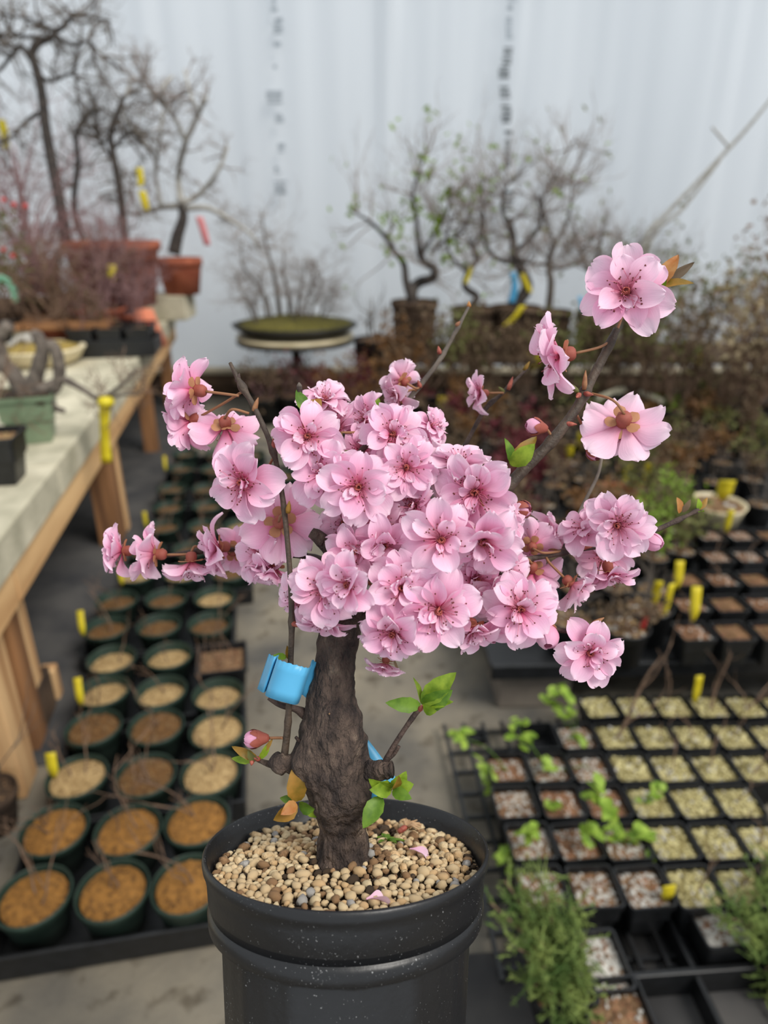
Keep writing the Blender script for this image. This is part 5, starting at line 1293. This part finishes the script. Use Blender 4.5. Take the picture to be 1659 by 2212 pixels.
for k in range(5):
    Rm = Matrix.Rotation(2 * PI * k / 5, 3, 'Z'); m.add([Rm @ v for v in sepal_grid()[0]], sepal_grid()[1])
SEPALS = m.mesh('sepals', 'sepal')
def basis_from(z, roll):
    z = Vector(z).normalized(); q = Vector((0, 0, 1)).rotation_difference(z)
    return q.to_matrix() @ Matrix.Rotation(roll, 3, 'Z')
PETAL_COUNT = [0]
def blossom(px, py, d, dia, face, openness=1.0, single=False, attach=None, seed=None, inner=True, pedicel=True):
    rng = random.Random(seed if seed is not None else int(px * 7 + py * 13))
    Rr = S(dia * 1.12, d) / 2; c = P(px, py, d); f = D(*face)
    B = basis_from(f, rng.uniform(0, 6.28))
    M4 = Matrix.Translation(c - f * Rr * .10) @ B.to_4x4() @ Matrix.Scale(Rr, 4)
    root = bpy.data.objects.new('blossom', None); col.objects.link(root); root.parent = tree; root.matrix_basis = M4; root.empty_display_size = .3
    specs = []
    n1 = rng.choice((6, 7, 7)); ph = rng.uniform(0, 6)
    tl = 1.0 / max(.4, openness)
    for k in range(n1): specs.append(('o', ph + 2 * PI * k / n1 + rng.gauss(0, .10), math.radians(rng.gauss(-3, 9) + (1 - openness) * 60), rng.uniform(.96, 1.10), 0.0))
    n2 = rng.choice((5, 6, 7)); ph += PI / n1
    for k in range(n2): specs.append(('o', ph + 2 * PI * k / n2 + rng.gauss(0, .16), math.radians(rng.gauss(15, 8) + (1 - openness) * 65), rng.uniform(.78, .98), .03))
    if inner:
        for k in range(rng.choice((3, 4, 4, 5))): specs.append(('i', rng.uniform(0, 6.28), math.radians(rng.gauss(36, 10) + (1 - openness) * 40), rng.uniform(.44, .66), .05))
    joined = MB(); joined.uv = []
    for kind, a, el, L, h in specs:
        k = rng.randrange(10 if kind == 'o' else 8)
        M = Matrix.Translation((math.cos(a) * .07, math.sin(a) * .07, h)) @ Matrix.Rotation(a, 4, 'Z') @ Matrix.Rotation(-el, 4, 'Y') @ Matrix.Rotation(rng.gauss(0, .16), 4, 'X') @ Matrix.Diagonal((L * .95, L * rng.uniform(.92, 1.1), L, 1))
        if single and PETAL_COUNT[0] < 298:
            PETAL_COUNT[0] += 1
            obj('petal', petal_mesh(kind, k), root, M4=M)
        else:
            v, fc, uv = (OUTER if kind == 'o' else INNER)[k]
            joined.add([M @ q for q in v], fc); joined.uv.extend(uv)
    if joined.v:
        o = joined.build('corolla', 'petal', root)
    if openness > .5: obj('stamens', STAM[rng.randrange(5)], root, M4=Matrix.Rotation(rng.uniform(0, 6), 4, 'Z'))
    obj('calyx', CUP, root)
    if face[2] < 0.35:
        for k in range(5): obj('sepal', SEPAL, root, M4=Matrix.Rotation(2 * PI * k / 5 + rng.gauss(0, .08), 4, 'Z') @ Matrix.Rotation(rng.gauss(0.0, .22), 4, 'Y'))
    else: obj('sepals', SEPALS, root)
    # stalk to the branch
    if pedicel:
        base = M4 @ Vector((0, 0, -.33))
        tgt = P(*attach) if attach else min(SAMPLES, key=lambda q: (q - base).length)
        Mi = M4.inverted()
        dist = (tgt - base).length
        mid = base - f * min(.006, dist * .4) + (tgt - base) * .35
        pts = [Mi @ q for q in catmull([base, mid, tgt], 5)]
        m = MB(); m.tube(pts, [S(3.0) / Rr] * len(pts), 6); m.build('pedicel', 'pedicel', root)
    return root
def bud(px, py, d, dia, face, attach=None, pink=0.6):
    """closed bud: overlapping petals wrapped over a reddish calyx"""
    rng = random.Random(int(px + py)); Rr = S(dia, d) / 2; c = P(px, py, d); f = D(*face)
    M4 = Matrix.Translation(c - f * Rr * .25) @ basis_from(f, rng.uniform(0, 6)).to_4x4() @ Matrix.Scale(Rr, 4)
    root = bpy.data.objects.new('flower_bud', None); col.objects.link(root); root.parent = tree; root.matrix_basis = M4
    for k in range(6 if pink > .3 else 3):
        m = MB(); m.uv = []; nu, nv = 8, 8; a0 = k * 2 * PI / 5 + rng.uniform(-.2, .2); sc = 1.0 - .035 * k; wd = rng.uniform(1.0, 1.25)
        for i in range(nu + 1):
            s = i / nu
            for j in range(nv + 1):
                t = j / nv * 2 - 1; an = a0 + t * wd * math.sin(max(.12, min(1, s * 1.1)) * PI * .62) ; th = s * PI * .88
                rr = sc * (1 + .05 * t) * (1 + .05 * noise.noise(Vector((s * 3, t * 2, k * 4.0))))
                m.v.append((rr * math.sin(th) * math.cos(an) * .95, rr * math.sin(th) * math.sin(an) * .95, -math.cos(th) * rr)); m.uv.append((.16 + .55 * s * pink + .1 * abs(t), j / nv))
        for i in range(nu):
            for j in range(nv): a = i * (nv + 1) + j; m.f.append((a, a + nv + 1, a + nv + 2, a + 1)); m.m.append(0)
        m.build('petal_wrap', 'petal', root)
    m = MB(); z0 = -.15 if pink > .3 else .45
    m.lathe([(.12, -1.75), (.35, -1.7), (.52, -1.4), (.66, -1.05), (.86, -.66), (.96, -.40)] if pink < .75 else [(.10, -1.5), (.3, -1.45), (.5, -1.15), (.75, -.72), (.82, -.6)], 20, lambda an, i: 1 + .04 * math.cos(an * 10))
    m.build('calyx', 'calyx', root)
    if pink < .75:
        top = .60 if pink > .3 else .84
        for k in range(5):
            q = MB()
            for i in range(6):
                sq = i / 5; th = PI * (.22 + (top - .22) * sq); ww = .62 * math.sin(PI * (.18 + .80 * sq)) ** .7
                for j in range(4):
                    t = j / 3 * 2 - 1; an = k * 2 * PI / 5 + t * ww / max(.35, math.sin(th)) * .8; rr = 1.07 + .03 * math.sin(k * 2.0) - .02 * t * t
                    q.v.append((rr * math.sin(th) * math.cos(an), rr * math.sin(th) * math.sin(an), -math.cos(th) * rr))
            for i in range(5):
                for j in range(3): a = i * 4 + j; q.f.append((a, a + 4, a + 5, a + 1)); q.m.append(0)
            q.build('sepal', 'calyx', root)
    base = M4 @ Vector((0, 0, -1.7)); tgt = P(*attach) if attach else min(SAMPLES, key=lambda q: (q - base).length)
    Mi = M4.inverted(); pts = [Mi @ q for q in catmull([base, base + (tgt - base) * .5 - f * .001, tgt], 4)]
    m = MB(); m.tube(pts, [S(3.0) / Rr] * len(pts), 6); m.build('pedicel', 'pedicel', root)
    return root

# the blossoms: photo point, depth, width, facing (right, up, towards viewer)
BL = [
 # (px, py, d, dia, face, openness, single petals, attach, inner)
 (774, 1052, -.040, 152, (.05, -.02, 1), 1, 1, None, 1),
 (953, 1166, -.046, 156, (.02, -.02, 1), 1, 1, None, 1),
 (948, 1319, -.046, 160, (.05, -.10, 1), 1, 1, None, 1),
 (1124, 1316, -.036, 150, (.05, .02, 1), 1, 1, (1110, 1340, -.014), 1),
 (867, 1270, -.044, 136, (.10, .0, 1), 1, 1, None, 1),
 (1026, 1064, -.036, 160, (-.38, -.22, .9), 1, 1, None, 1),
 (1044, 1172, -.040, 160, (.0, -.50, .85), .9, 1, None, 1),
 (664, 942, -.030, 138, (.10, -.05, 1), 1, 1, None, 1),
 (524, 1042, -.022, 160, (-.40, -.22, .9), .95, 1, (590, 990, -.016), 1),
 (705, 1272, -.040, 146, (.12, .0, .95), 1, 1, None, 1),
 (752, 1262, -.052, 128, (-.55, -.25, .8), .8, 1, None, 1),
 (1352, 630, -.006, 172, (-.38, -.05, .92), .95, 1, (1332, 716, .012), 1),
 (1275, 1410, -.024, 130, (-.05, -.12, 1), .95, 1, (1240, 1368, -.014), 1),
 (848, 1368, -.042, 142, (-.25, -.42, .85), .9, 1, None, 1),
 (877, 1010, -.030, 126, (.05, -.02, 1), 1, 1, None, 1),
 (700, 1025, -.030, 142, (-.45, -.10, .85), .95, 1, None, 1),
 (848, 938, -.026, 126, (.05, .12, .95), 1, 1, None, 1),
 (606, 1130, .004, 150, (-.05, -.12, -1), 1, 1, (622, 1100, -.020), 0),
 (1345, 920, .006, 164, (.18, -.50, -.82), .95, 1, (1270, 848, .008), 0),
 (488, 925, .004, 132, (-.10, -.55, -.80), .95, 1, (538, 893, -.011), 0),
 (1204, 768, .004, 160, (-.95, -.10, -.12), .82, 1, (1318, 738, .011), 1),
 (416, 842, -.004, 134, (-.90, .15, -.25), .82, 1, (516, 855, -.010), 1),
 (1333, 1135, -.016, 132, (-.42, -.20, .9), .95, 0, (1396, 1150, .014), 1),
 (408, 912, .010, 120, (-.80, -.35, -.20), .85, 0, (525, 845, -.010), 1),
 (468, 1184, .028, 118, (-.90, -.15, .38), .8, 0, None, 1),
 (414, 1220, .034, 116, (.05, -.88, .05), .8, 0, (440, 1190, .04), 0),
 (330, 1196, .036, 122, (-.95, .08, .05), .8, 0, (430, 1190, .04), 1),
 (259, 1190, .040, 112, (-.97, .0, .12), .8, 0, (330, 1199, .043), 1),
 (508, 1190, .046, 98, (.2, .1, -.9), .9, 0, None, 0),
 (562, 1200, .016, 120, (-.65, -.10, .7), .9, 0, None, 1),
 (590, 1232, .010, 108, (-.35, -.75, .3), .8, 0, None, 1),
 (792, 905, .006, 112, (-.55, .25, .35), .85, 0, None, 1),
 (702, 862, .016, 100, (.10, .55, .6), .9, 0, None, 1),
 (728, 925, .014, 112, (-.2, .1, .8), .9, 0, None, 0),
 (868, 820, .052, 84, (-.35, .35, -.4), .85, 0, (905, 838, .057), 1),
 (858, 856, .050, 84, (-.55, -.35, .3), .85, 0, (900, 845, .056), 1),
 (932, 920, .004, 84, (.55, .40, .40), .85, 0, None, 1),
 (862, 1068, -.020, 108, (.0, -.60, .7), .8, 0, None, 1),
 (928, 1012, -.006, 118, (.50, .15, -.30), .9, 0, None, 0),
 (992, 1002, -.022, 122, (.05, .72, .45), .85, 0, (1098, 1032, .003), 1),
 (893, 1092, -.024, 122, (-.55, .15, .7), .9, 0, None, 1),
 (822, 1122, -.020, 124, (-.20, -.35, .85), .9, 0, None, 1),
 (768, 1190, -.030, 118, (-.30, -.15, .9), .9, 0, None, 1),
 (832, 1178, -.032, 122, (.05, -.40, .85), .75, 0, None, 1),
 (1024, 1362, -.030, 116, (.15, -.65, .5), .75, 0, None, 1),
 (1030, 1252, -.018, 132, (.15, -.25, .8), .95, 0, None, 1),
 (922, 1236, -.022, 108, (.25, -.15, .9), .95, 0, None, 1),
 (1060, 1290, -.012, 112, (.45, -.25, .6), .9, 0, None, 1),
 (832, 1436, -.020, 84, (-.15, -.92, .15), .7, 0, None, 1),
 (702, 1338, -.026, 112, (-.15, -.80, .35), .75, 0, None, 1),
 (1150, 1176, .016, 100, (.15, .25, -.75), .65, 0, (1218, 1190, .009), 0),
 (1190, 1152, .026, 96, (.55, .35, .05), .75, 0, (1222, 1188, .009), 1),
 (1150, 1236, .012, 118, (.15, -.62, -.60), .9, 0, (1116, 1214, .006), 0),
 (1268, 1138, .004, 118, (-.45, .45, .30), .9, 0, (1300, 1180, .011), 1),
 (1306, 1200, .022, 116, (.1, -.1, .7), .95, 0, None, 0),
 (1316, 1240, .004, 116, (.15, -.88, .10), .85, 0, (1306, 1186, .011), 0),
 (1240, 1266, .0, 116, (.62, -.55, .10), .7, 0, (1178, 1200, .008), 1),
 (1036, 850, .058, 82, (-.92, -.05, .05), .8, 0, (1085, 850, .068), 1),
 (650, 1290, -.014, 118, (-.55, -.15, .75), .95, 0, None, 1),
 (1090, 1120, -.006, 110, (.45, .15, .55), .9, 0, None, 1),
 (745, 1130, -.004, 116, (-.35, .1, .8), .95, 0, None, 1),
 (900, 960, .000, 112, (.25, .2, .8), .95, 0, None, 1),
 (780, 975, -.004, 112, (-.1, .3, .85), .95, 0, None, 1),
 (990, 1110, -.012, 120, (.1, .1, .9), .95, 0, None, 1),
 (1090, 1235, -.010, 112, (.3, -.1, .85), .95, 0, None, 1),
]
for (px, py, d, dia, face, op, sg, at_, inn) in BL:
    blossom(px, py, d, dia, face, op, bool(sg), at_, None, bool(inn))
bud(1183, 1382, -.018, 56, (-.12, -.62, .75), (1202, 1358, -.014), 1.0)
bud(1065, 1376, -.022, 38, (.2, -.7, .7), None, 1.0)
bud(1416, 1173, .008, 44, (.75, -.30, .60), (1392, 1155, .014), 0.9)
bud(1148, 920, .0, 38, (-.95, .15, .25), (1192, 952, .005), 0.6)
bud(1134, 1100, .0, 38, (.75, .0, .65), (1062, 1090, .0), 0.2)
bud(1287, 980, .022, 38, (.15, -.75, .5), (1245, 895, .006), 0.2)
bud(1250, 1358, -.006, 28, (.5, .5, .5), (1240, 1366, -.014), 0.2)
bud(541, 1597, -.006, 40, (-.95, .0, .2), (612, 1594, -.010), 0.6)
bud(738, 868, .020, 30, (.4, .4, .5), None, 0.9)
bud(1262, 1388, -.004, 34, (-.5, -.6, .4), (1250, 1368, -.014), 0.3)

# leaves -----------------------------------------------------------------
def leaf(b, t, wpx, mname, roll=0.0, fold=0.25, curl=0.15, parent=None, name='leaf'):
    p0 = P(*b); p1 = P(*t); ax = p1 - p0; L = ax.length; ax.normalize()
    view = D(0, 0, 1); s = ax.cross(view).normalized(); s.rotate(Quaternion(ax, roll)); nrm = s.cross(ax).normalized()
    w = S(wpx) / 2; m = MB(); nu, nv = 9, 4
    for i in range(nu + 1):
        q = i / nu; hw = w * math.sin(PI * min(1, .06 + .94 * q ** .85)) ** .85 * (1 + .05 * math.sin(i * 2.6))
        for j in range(nv + 1):
            u = j / nv * 2 - 1
            m.v.append(tuple(p0 + ax * (L * q) + s * (hw * u) + nrm * (fold * hw * abs(u) + curl * L * math.sin(q * PI) * .5 + .03 * L * noise.noise(Vector((q * 4, u * 2, b[0] * .1))))))
    for i in range(nu):
        for j in range(nv): a = i * (nv + 1) + j; m.f.append((a, a + nv + 1, a + nv + 2, a + 1)); m.m.append(0)
    return m.build(name, mname, parent or tree)
G, BZ, OR, DG = 'leaf_green', 'leaf_bronze', 'leaf_orange', 'leaf_deep'
LEAVES = [
 # top right cluster
 ((1418, 625, .01), (1392, 566, .004), 34, DG, .3), ((1422, 622, .01), (1466, 550, .012), 36, OR, -.5), ((1424, 618, .01), (1500, 566, .012), 22, 'leaf_brown', .2), ((1420, 622, .01), (1500, 612, .002), 30, BZ, -.7), ((1412, 628, .01), (1440, 604, .0), 22, G, .8),
 # pair on the thick branch
 ((1106, 1006, .0), (1090, 946, -.004), 24, DG, .5), ((1106, 1006, -.002), (1160, 942, .0), 34, BZ, -.3), ((1104, 1004, -.004), (1156, 958, -.010), 40, G, .2), ((1098, 1020, -.004), (1086, 1000, -.004), 8, DG, 0),
 # right low branch tip
 ((1468, 1108, .016), (1462, 1074, .012), 22, OR, .4), ((1474, 1106, .016), (1492, 1078, .014), 14, 'leaf_brown', 0), ((1508, 1102, .018), (1508, 1076, .016), 16, G, .3), ((1510, 1100, .018), (1528, 1074, .02), 14, BZ, .2), ((1510, 1104, .016), (1520, 1102, .010), 12, G, .2),
 # cluster on the bare stub at upper left of the crown
 ((662, 895, -.010), (640, 842, -.006), 28, DG, .4), ((664, 894, -.012), (694, 862, -.012), 34, BZ, .2), ((662, 895, -.014), (660, 868, -.020), 22, OR, .1), ((664, 892, -.010), (668, 862, -.008), 14, OR, -.6),
 ((737, 952, -.012), (718, 932, -.012), 22, BZ, .2), ((742, 985, -.014), (756, 972, -.016), 16, G, .3), ((742, 1188, -.014), (744, 1164, -.016), 14, BZ, .3), ((740, 1184, -.014), (722, 1178, -.018), 12, G, .3), ((812, 880, .02), (816, 856, .02), 16, G, .2),
 # low left sprig
 ((556, 1640, -.002), (500, 1612, -.002), 20, BZ, .3), ((560, 1640, -.004), (582, 1600, -.004), 18, G, .6), ((556, 1644, -.004), (536, 1620, -.008), 22, 'leaf_olive', -.4), ((550, 1642, 0), (500, 1638, .004), 18, G, .2), ((568, 1625, -.004), (590, 1594, -.004), 10, BZ, .2),
 # sprig on the lower trunk, left
 ((646, 1730, -.014), (630, 1662, -.016), 40, BZ, .25), ((642, 1738, -.016), (590, 1772, -.020), 36, BZ, -.2), ((640, 1735, -.018), (606, 1760, -.026), 26, OR, .3), ((646, 1738, -.016), (680, 1748, -.020), 32, DG, .3), ((640, 1728, -.012), (604, 1724, -.010), 18, DG, .2), ((664, 1745, -.012), (684, 1766, -.012), 18, G, .2),
 # right stub sprig
 ((846, 1704, -.018), (796, 1682, -.026), 34, G, -.3), ((846, 1702, -.018), (798, 1706, -.028), 34, G, .3), ((846, 1700, -.018), (878, 1666, -.020), 34, G, .4), ((850, 1704, -.018), (894, 1694, -.022), 36, G, -.3), ((848, 1708, -.02), (890, 1726, -.026), 26, DG, -.5), ((846, 1706, -.02), (862, 1676, -.030), 22, BZ, .7),
 ((824, 1722, -.022), (784, 1790, -.030), 38, DG, .35),
 # right twig tip
 ((908, 1524, -.016), (832, 1518, -.020), 32, DG, .15), ((910, 1520, -.016), (892, 1462, -.010), 16, G, .9), ((912, 1522, -.016), (978, 1490, -.022), 44, DG, .2), ((912, 1520, -.016), (986, 1452, -.018), 44, G, -.3), ((914, 1526, -.018), (944, 1536, -.026), 26, G, .3), ((912, 1520, -.014), (940, 1482, -.012), 32, BZ, .5), ((916, 1526, -.016), (980, 1516, -.020), 24, G, -.7),
 # by the blue tag
 ((624, 1424, -.016), (620, 1394, -.018), 12, BZ, .2), ((618, 1420, -.018), (588, 1416, -.024), 14, DG, .5), ((850, 1424, -.01), (862, 1452, -.012), 6, 'leaf_tan', 0),
]
for b, t, w, mn, rl in LEAVES: leaf(b, t, w, mn, rl)
# small resting buds along the shoots
def small_bud(px, py, d, Lpx, dirv, mname='calyx'):
    p0 = P(px, py, d); ax = D(*dirv); L = S(Lpx); m = MB()
    m.tube([p0, p0 + ax * L * .3, p0 + ax * L * .65, p0 + ax * L], [S(4.5), S(6), S(4.2), S(.8)], 8)
    m.build('leaf_bud', mname, tree)
for q in ((524, 842, -.010, 26, (-.35, .9, .1), 'leaf_olive'), (512, 826, -.009, 20, (.3, .9, .2), 'bark_twig'), (548, 888, -.012, 30, (.35, .9, .2), 'pedicel'), (590, 982, -.016, 34, (.02, 1, .1), 'calyx'), (584, 1035, -.02, 16, (-.6, .6, .3), 'bark_twig'), (622, 1108, -.024, 26, (.15, .9, .3), 'leaf_bronze'), (630, 1345, -.022, 24, (.6, -.2, .5), 'calyx'), (1262, 842, .004, 42, (.02, 1, .2), 'pedicel'), (1252, 852, .002, 30, (-.4, -.3, .7), 'calyx'), (1248, 848, .002, 26, (-.6, .6, .3), 'leaf_olive'), (1262, 850, .004, 22, (.6, -.2, .5), 'calyx'), (1220, 915, .004, 26, (.8, -.1, .3), 'calyx'), (908, 838, .056, 20, (-.3, .9, .1), 'calyx'), (950, 765, .062, 20, (-.2, .9, .2), 'calyx'), (985, 705, .066, 16, (.5, .6, .2), 'pedicel'), (1013, 664, .07, 16, (.0, 1, 0), 'leaf_orange'), (1098, 842, .066, 34, (.3, .9, .1), 'calyx'), (1088, 848, .066, 20, (-.5, .5, .2), 'leaf_olive'), (1132, 800, .07, 26, (.5, .8, .1), 'leaf_bronze'), (905, 1535, -.016, 18, (.4, .7, .4), 'calyx'), (560, 1640, -.004, 16, (-.4, .3, .5), 'calyx'), (545, 1640, -.003, 14, (.0, -.5, .5), 'calyx'), (1400, 1150, .012, 30, (.5, .8, .1), 'pedicel'), (1240, 1186, .009, 40, (.95, .12, .1), 'calyx'), (1278, 1350, -.012, 30, (.8, .5, .1), 'pedicel'), (1246, 1370, -.014, 20, (.4, -.5, .4), 'calyx'), (647, 838, -.006, 12, (-.1, 1, 0), 'bark_grey'), (712, 1540, -.018, 8, (0, 0, 1), 'peb_brown'), (1360, 1140, .0, 10, (.4, .6, .4), 'calyx')):
    small_bud(*q)

# blue tape tags -----------------------------------------------------------
def ribbon(name, path, height_vec, mname, label, cat, group=None, th=0.00035, per=7, scal=0.0):
    """a strip of tape: plan path swept along height_vec; thin but solid"""
    base = LM @ P(*path[0])
    Mi = Matrix.Translation(base).inverted()
    pts = [Mi @ (LM @ p) for p in catmull([P(*q) for q in path], per)]
    hv = LM.to_3x3() @ Vector(height_vec)
    m = MB(); k = len(pts)
    for i, p in enumerate(pts):
        for q in range(5):
            v = p + hv * (q / 4 * (1 + scal * math.sin(i * 1.9))) 
            m.v.append(tuple(v))
    for i in range(k - 1):
        for q in range(4): a = i * 5 + q; m.f.append((a, a + 5, a + 6, a + 1)); m.m.append(0)
    o = m.build(name, mname); o.location = base
    md = o.modifiers.new('thickness', 'SOLIDIFY'); md.thickness = th; md.offset = 0
    return tag(o, label, cat, group)
hv = P(604, 1428, -.03) - P(578, 1506, -.028)
ribbon('tape_tag', [(556, 1488, -.014), (568, 1496, -.026), (576, 1492, -.021), (574, 1502, -.030), (590, 1510, -.036), (618, 1518, -.037), (638, 1522, -.034), (646, 1516, -.022), (650, 1500, -.010), (664, 1510, -.004)], hv, 'tape_blue', 'curled blue tape tag folded round the thin upright shoot beside the trunk', 'tag', scal=.012)
cs = [LM @ P(*q) for q in ((752, 1612, .022), (782, 1582, .022), (856, 1682, .014), (800, 1734, .012))]
base = cs[0].copy(); m = MB(); nn = (cs[1] - cs[0]).cross(cs[3] - cs[0]).normalized()
for i in range(9):
    for j in range(4):
        u, v = i / 8, j / 3
        p = cs[0] * (1 - u) * (1 - v) + cs[1] * (1 - u) * v + cs[2] * u * v + cs[3] * u * (1 - v) + nn * .002 * math.sin(u * PI)
        m.v.append(tuple(p - base))
for i in range(8):
    for j in range(3): a = i * 4 + j; m.f.append((a, a + 4, a + 5, a + 1)); m.m.append(0)
o = m.build('tape_tag', 'tape_blue'); o.location = base
md = o.modifiers.new('thickness', 'SOLIDIFY'); md.thickness = .00035; md.offset = 0
tag(o, 'flat blue tape tag behind the trunk above the gravel', 'tag')

# things lying on the gravel ---------------------------------------------------
def on_soil(px, py):
    r = LI3 @ ray(px, py); o_ = LI @ CAM; t = (SOIL + 0.004 - o_.z) / r.z
    return o_ + r * t
def fallen_petal(px, py, size, k, rot, label):
    q = on_soil(px, py); z = soil_z(q.x, q.y) + .0052
    m = MB(); v, f, uv = OUTER[k]; m.add(v, f); m.uv = [(min(1, .5 + u * .5), w) for u, w in uv]
    M = LM @ Matrix.Translation((q.x, q.y, z)) @ Matrix.Rotation(rot, 4, 'Z') @ Matrix.Rotation(.25, 4, 'Y') @ Matrix.Scale(size, 4)
    tag(obj('fallen_petal', m.mesh('fallen_petal', 'petal'), None, M4=M), label, 'petal', 'petals dropped on the gravel')
fallen_petal(884, 1842, .012, 2, -.5, 'fallen pink petal on the gravel, right of the trunk base')
fallen_petal(792, 1950, .0125, 4, .4, 'fallen pink petal at the front edge of the gravel')
q = on_soil(838, 1812); wm = LM @ Matrix.Translation((q.x, q.y, soil_z(q.x, q.y) + .002))
weed = thing('weed_seedling', 'tiny green weed sprouting from the gravel right of the trunk', 'weed', M4=wm)
rng = random.Random(8)
for k in range(9):
    a = k * 2 * PI / 9 + rng.uniform(-.3, .3); m = MB(); L = rng.uniform(.007, .012); el = rng.uniform(.2, .8)
    d_ = Vector((math.cos(a) * math.cos(el), math.sin(a) * math.cos(el), math.sin(el))); s_ = Vector((-math.sin(a), math.cos(a), 0)); nn = d_.cross(s_)
    for i in range(5):
        t_ = i / 4; w_ = .0020 * math.sin(PI * (.1 + .85 * t_))
        for u_ in (-1, 0, 1): m.v.append(tuple(d_ * L * t_ + s_ * w_ * u_ + Vector((0, 0, -.003 * t_ * t_ + .0008 * abs(u_)))))
    for i in range(4):
        for j in range(2): a_ = i * 3 + j; m.f.append((a_, a_ + 3, a_ + 4, a_ + 1)); m.m.append(0)
    m.build('leaf', 'leaf_deep', weed)
q = on_soil(878, 1796); wm = LM @ Matrix.Translation((q.x, q.y, soil_z(q.x, q.y) + .0065)) @ Matrix.Rotation(.6, 4, 'Z')
dry = thing('dried_blossom', 'shrivelled tan blossom lying on the gravel at the right', 'dried flower', M4=wm)
for k in range(10):
    a = -1.2 + k * .27; m = MB(); m.tube([(0, 0, 0), (math.cos(a) * .004, math.sin(a) * .004, .003), (math.cos(a) * .010, math.sin(a) * .010, .001 + .001 * (k % 3))], (.0008, .0009, .0004), 5); m.build('petal', 'petal_dry', dry)
m = MB(); m.tube([(-.008, -.002, 0), (-.004, -.003, .002), (0, 0, .001)], (.0016, .002, .001), 8); m.build('calyx', 'calyx', dry)

# the slant-cut post that carries the tipped pot, below the frame
pb = LM @ Vector((0, 0, 0)); post = thing('timber_post', 'slant-topped timber post carrying the tipped black pot', 'post', (pb.x, pb.y, 0))
m = MB(); hw = .045; tt = math.tan(TILT)
vs = [(x, y, 0) for x, y in ((-hw, -hw), (hw, -hw), (hw, hw), (-hw, hw))] + [(x, y, pb.z - .001 - y * tt) for x, y in ((-hw, -hw), (hw, -hw), (hw, hw), (-hw, hw))]
m.add(vs, [(3, 2, 1, 0), (4, 5, 6, 7), (0, 1, 5, 4), (1, 2, 6, 5), (2, 3, 7, 6), (3, 0, 4, 7)]); m.build('shaft', 'wood_post', post, smooth=False)
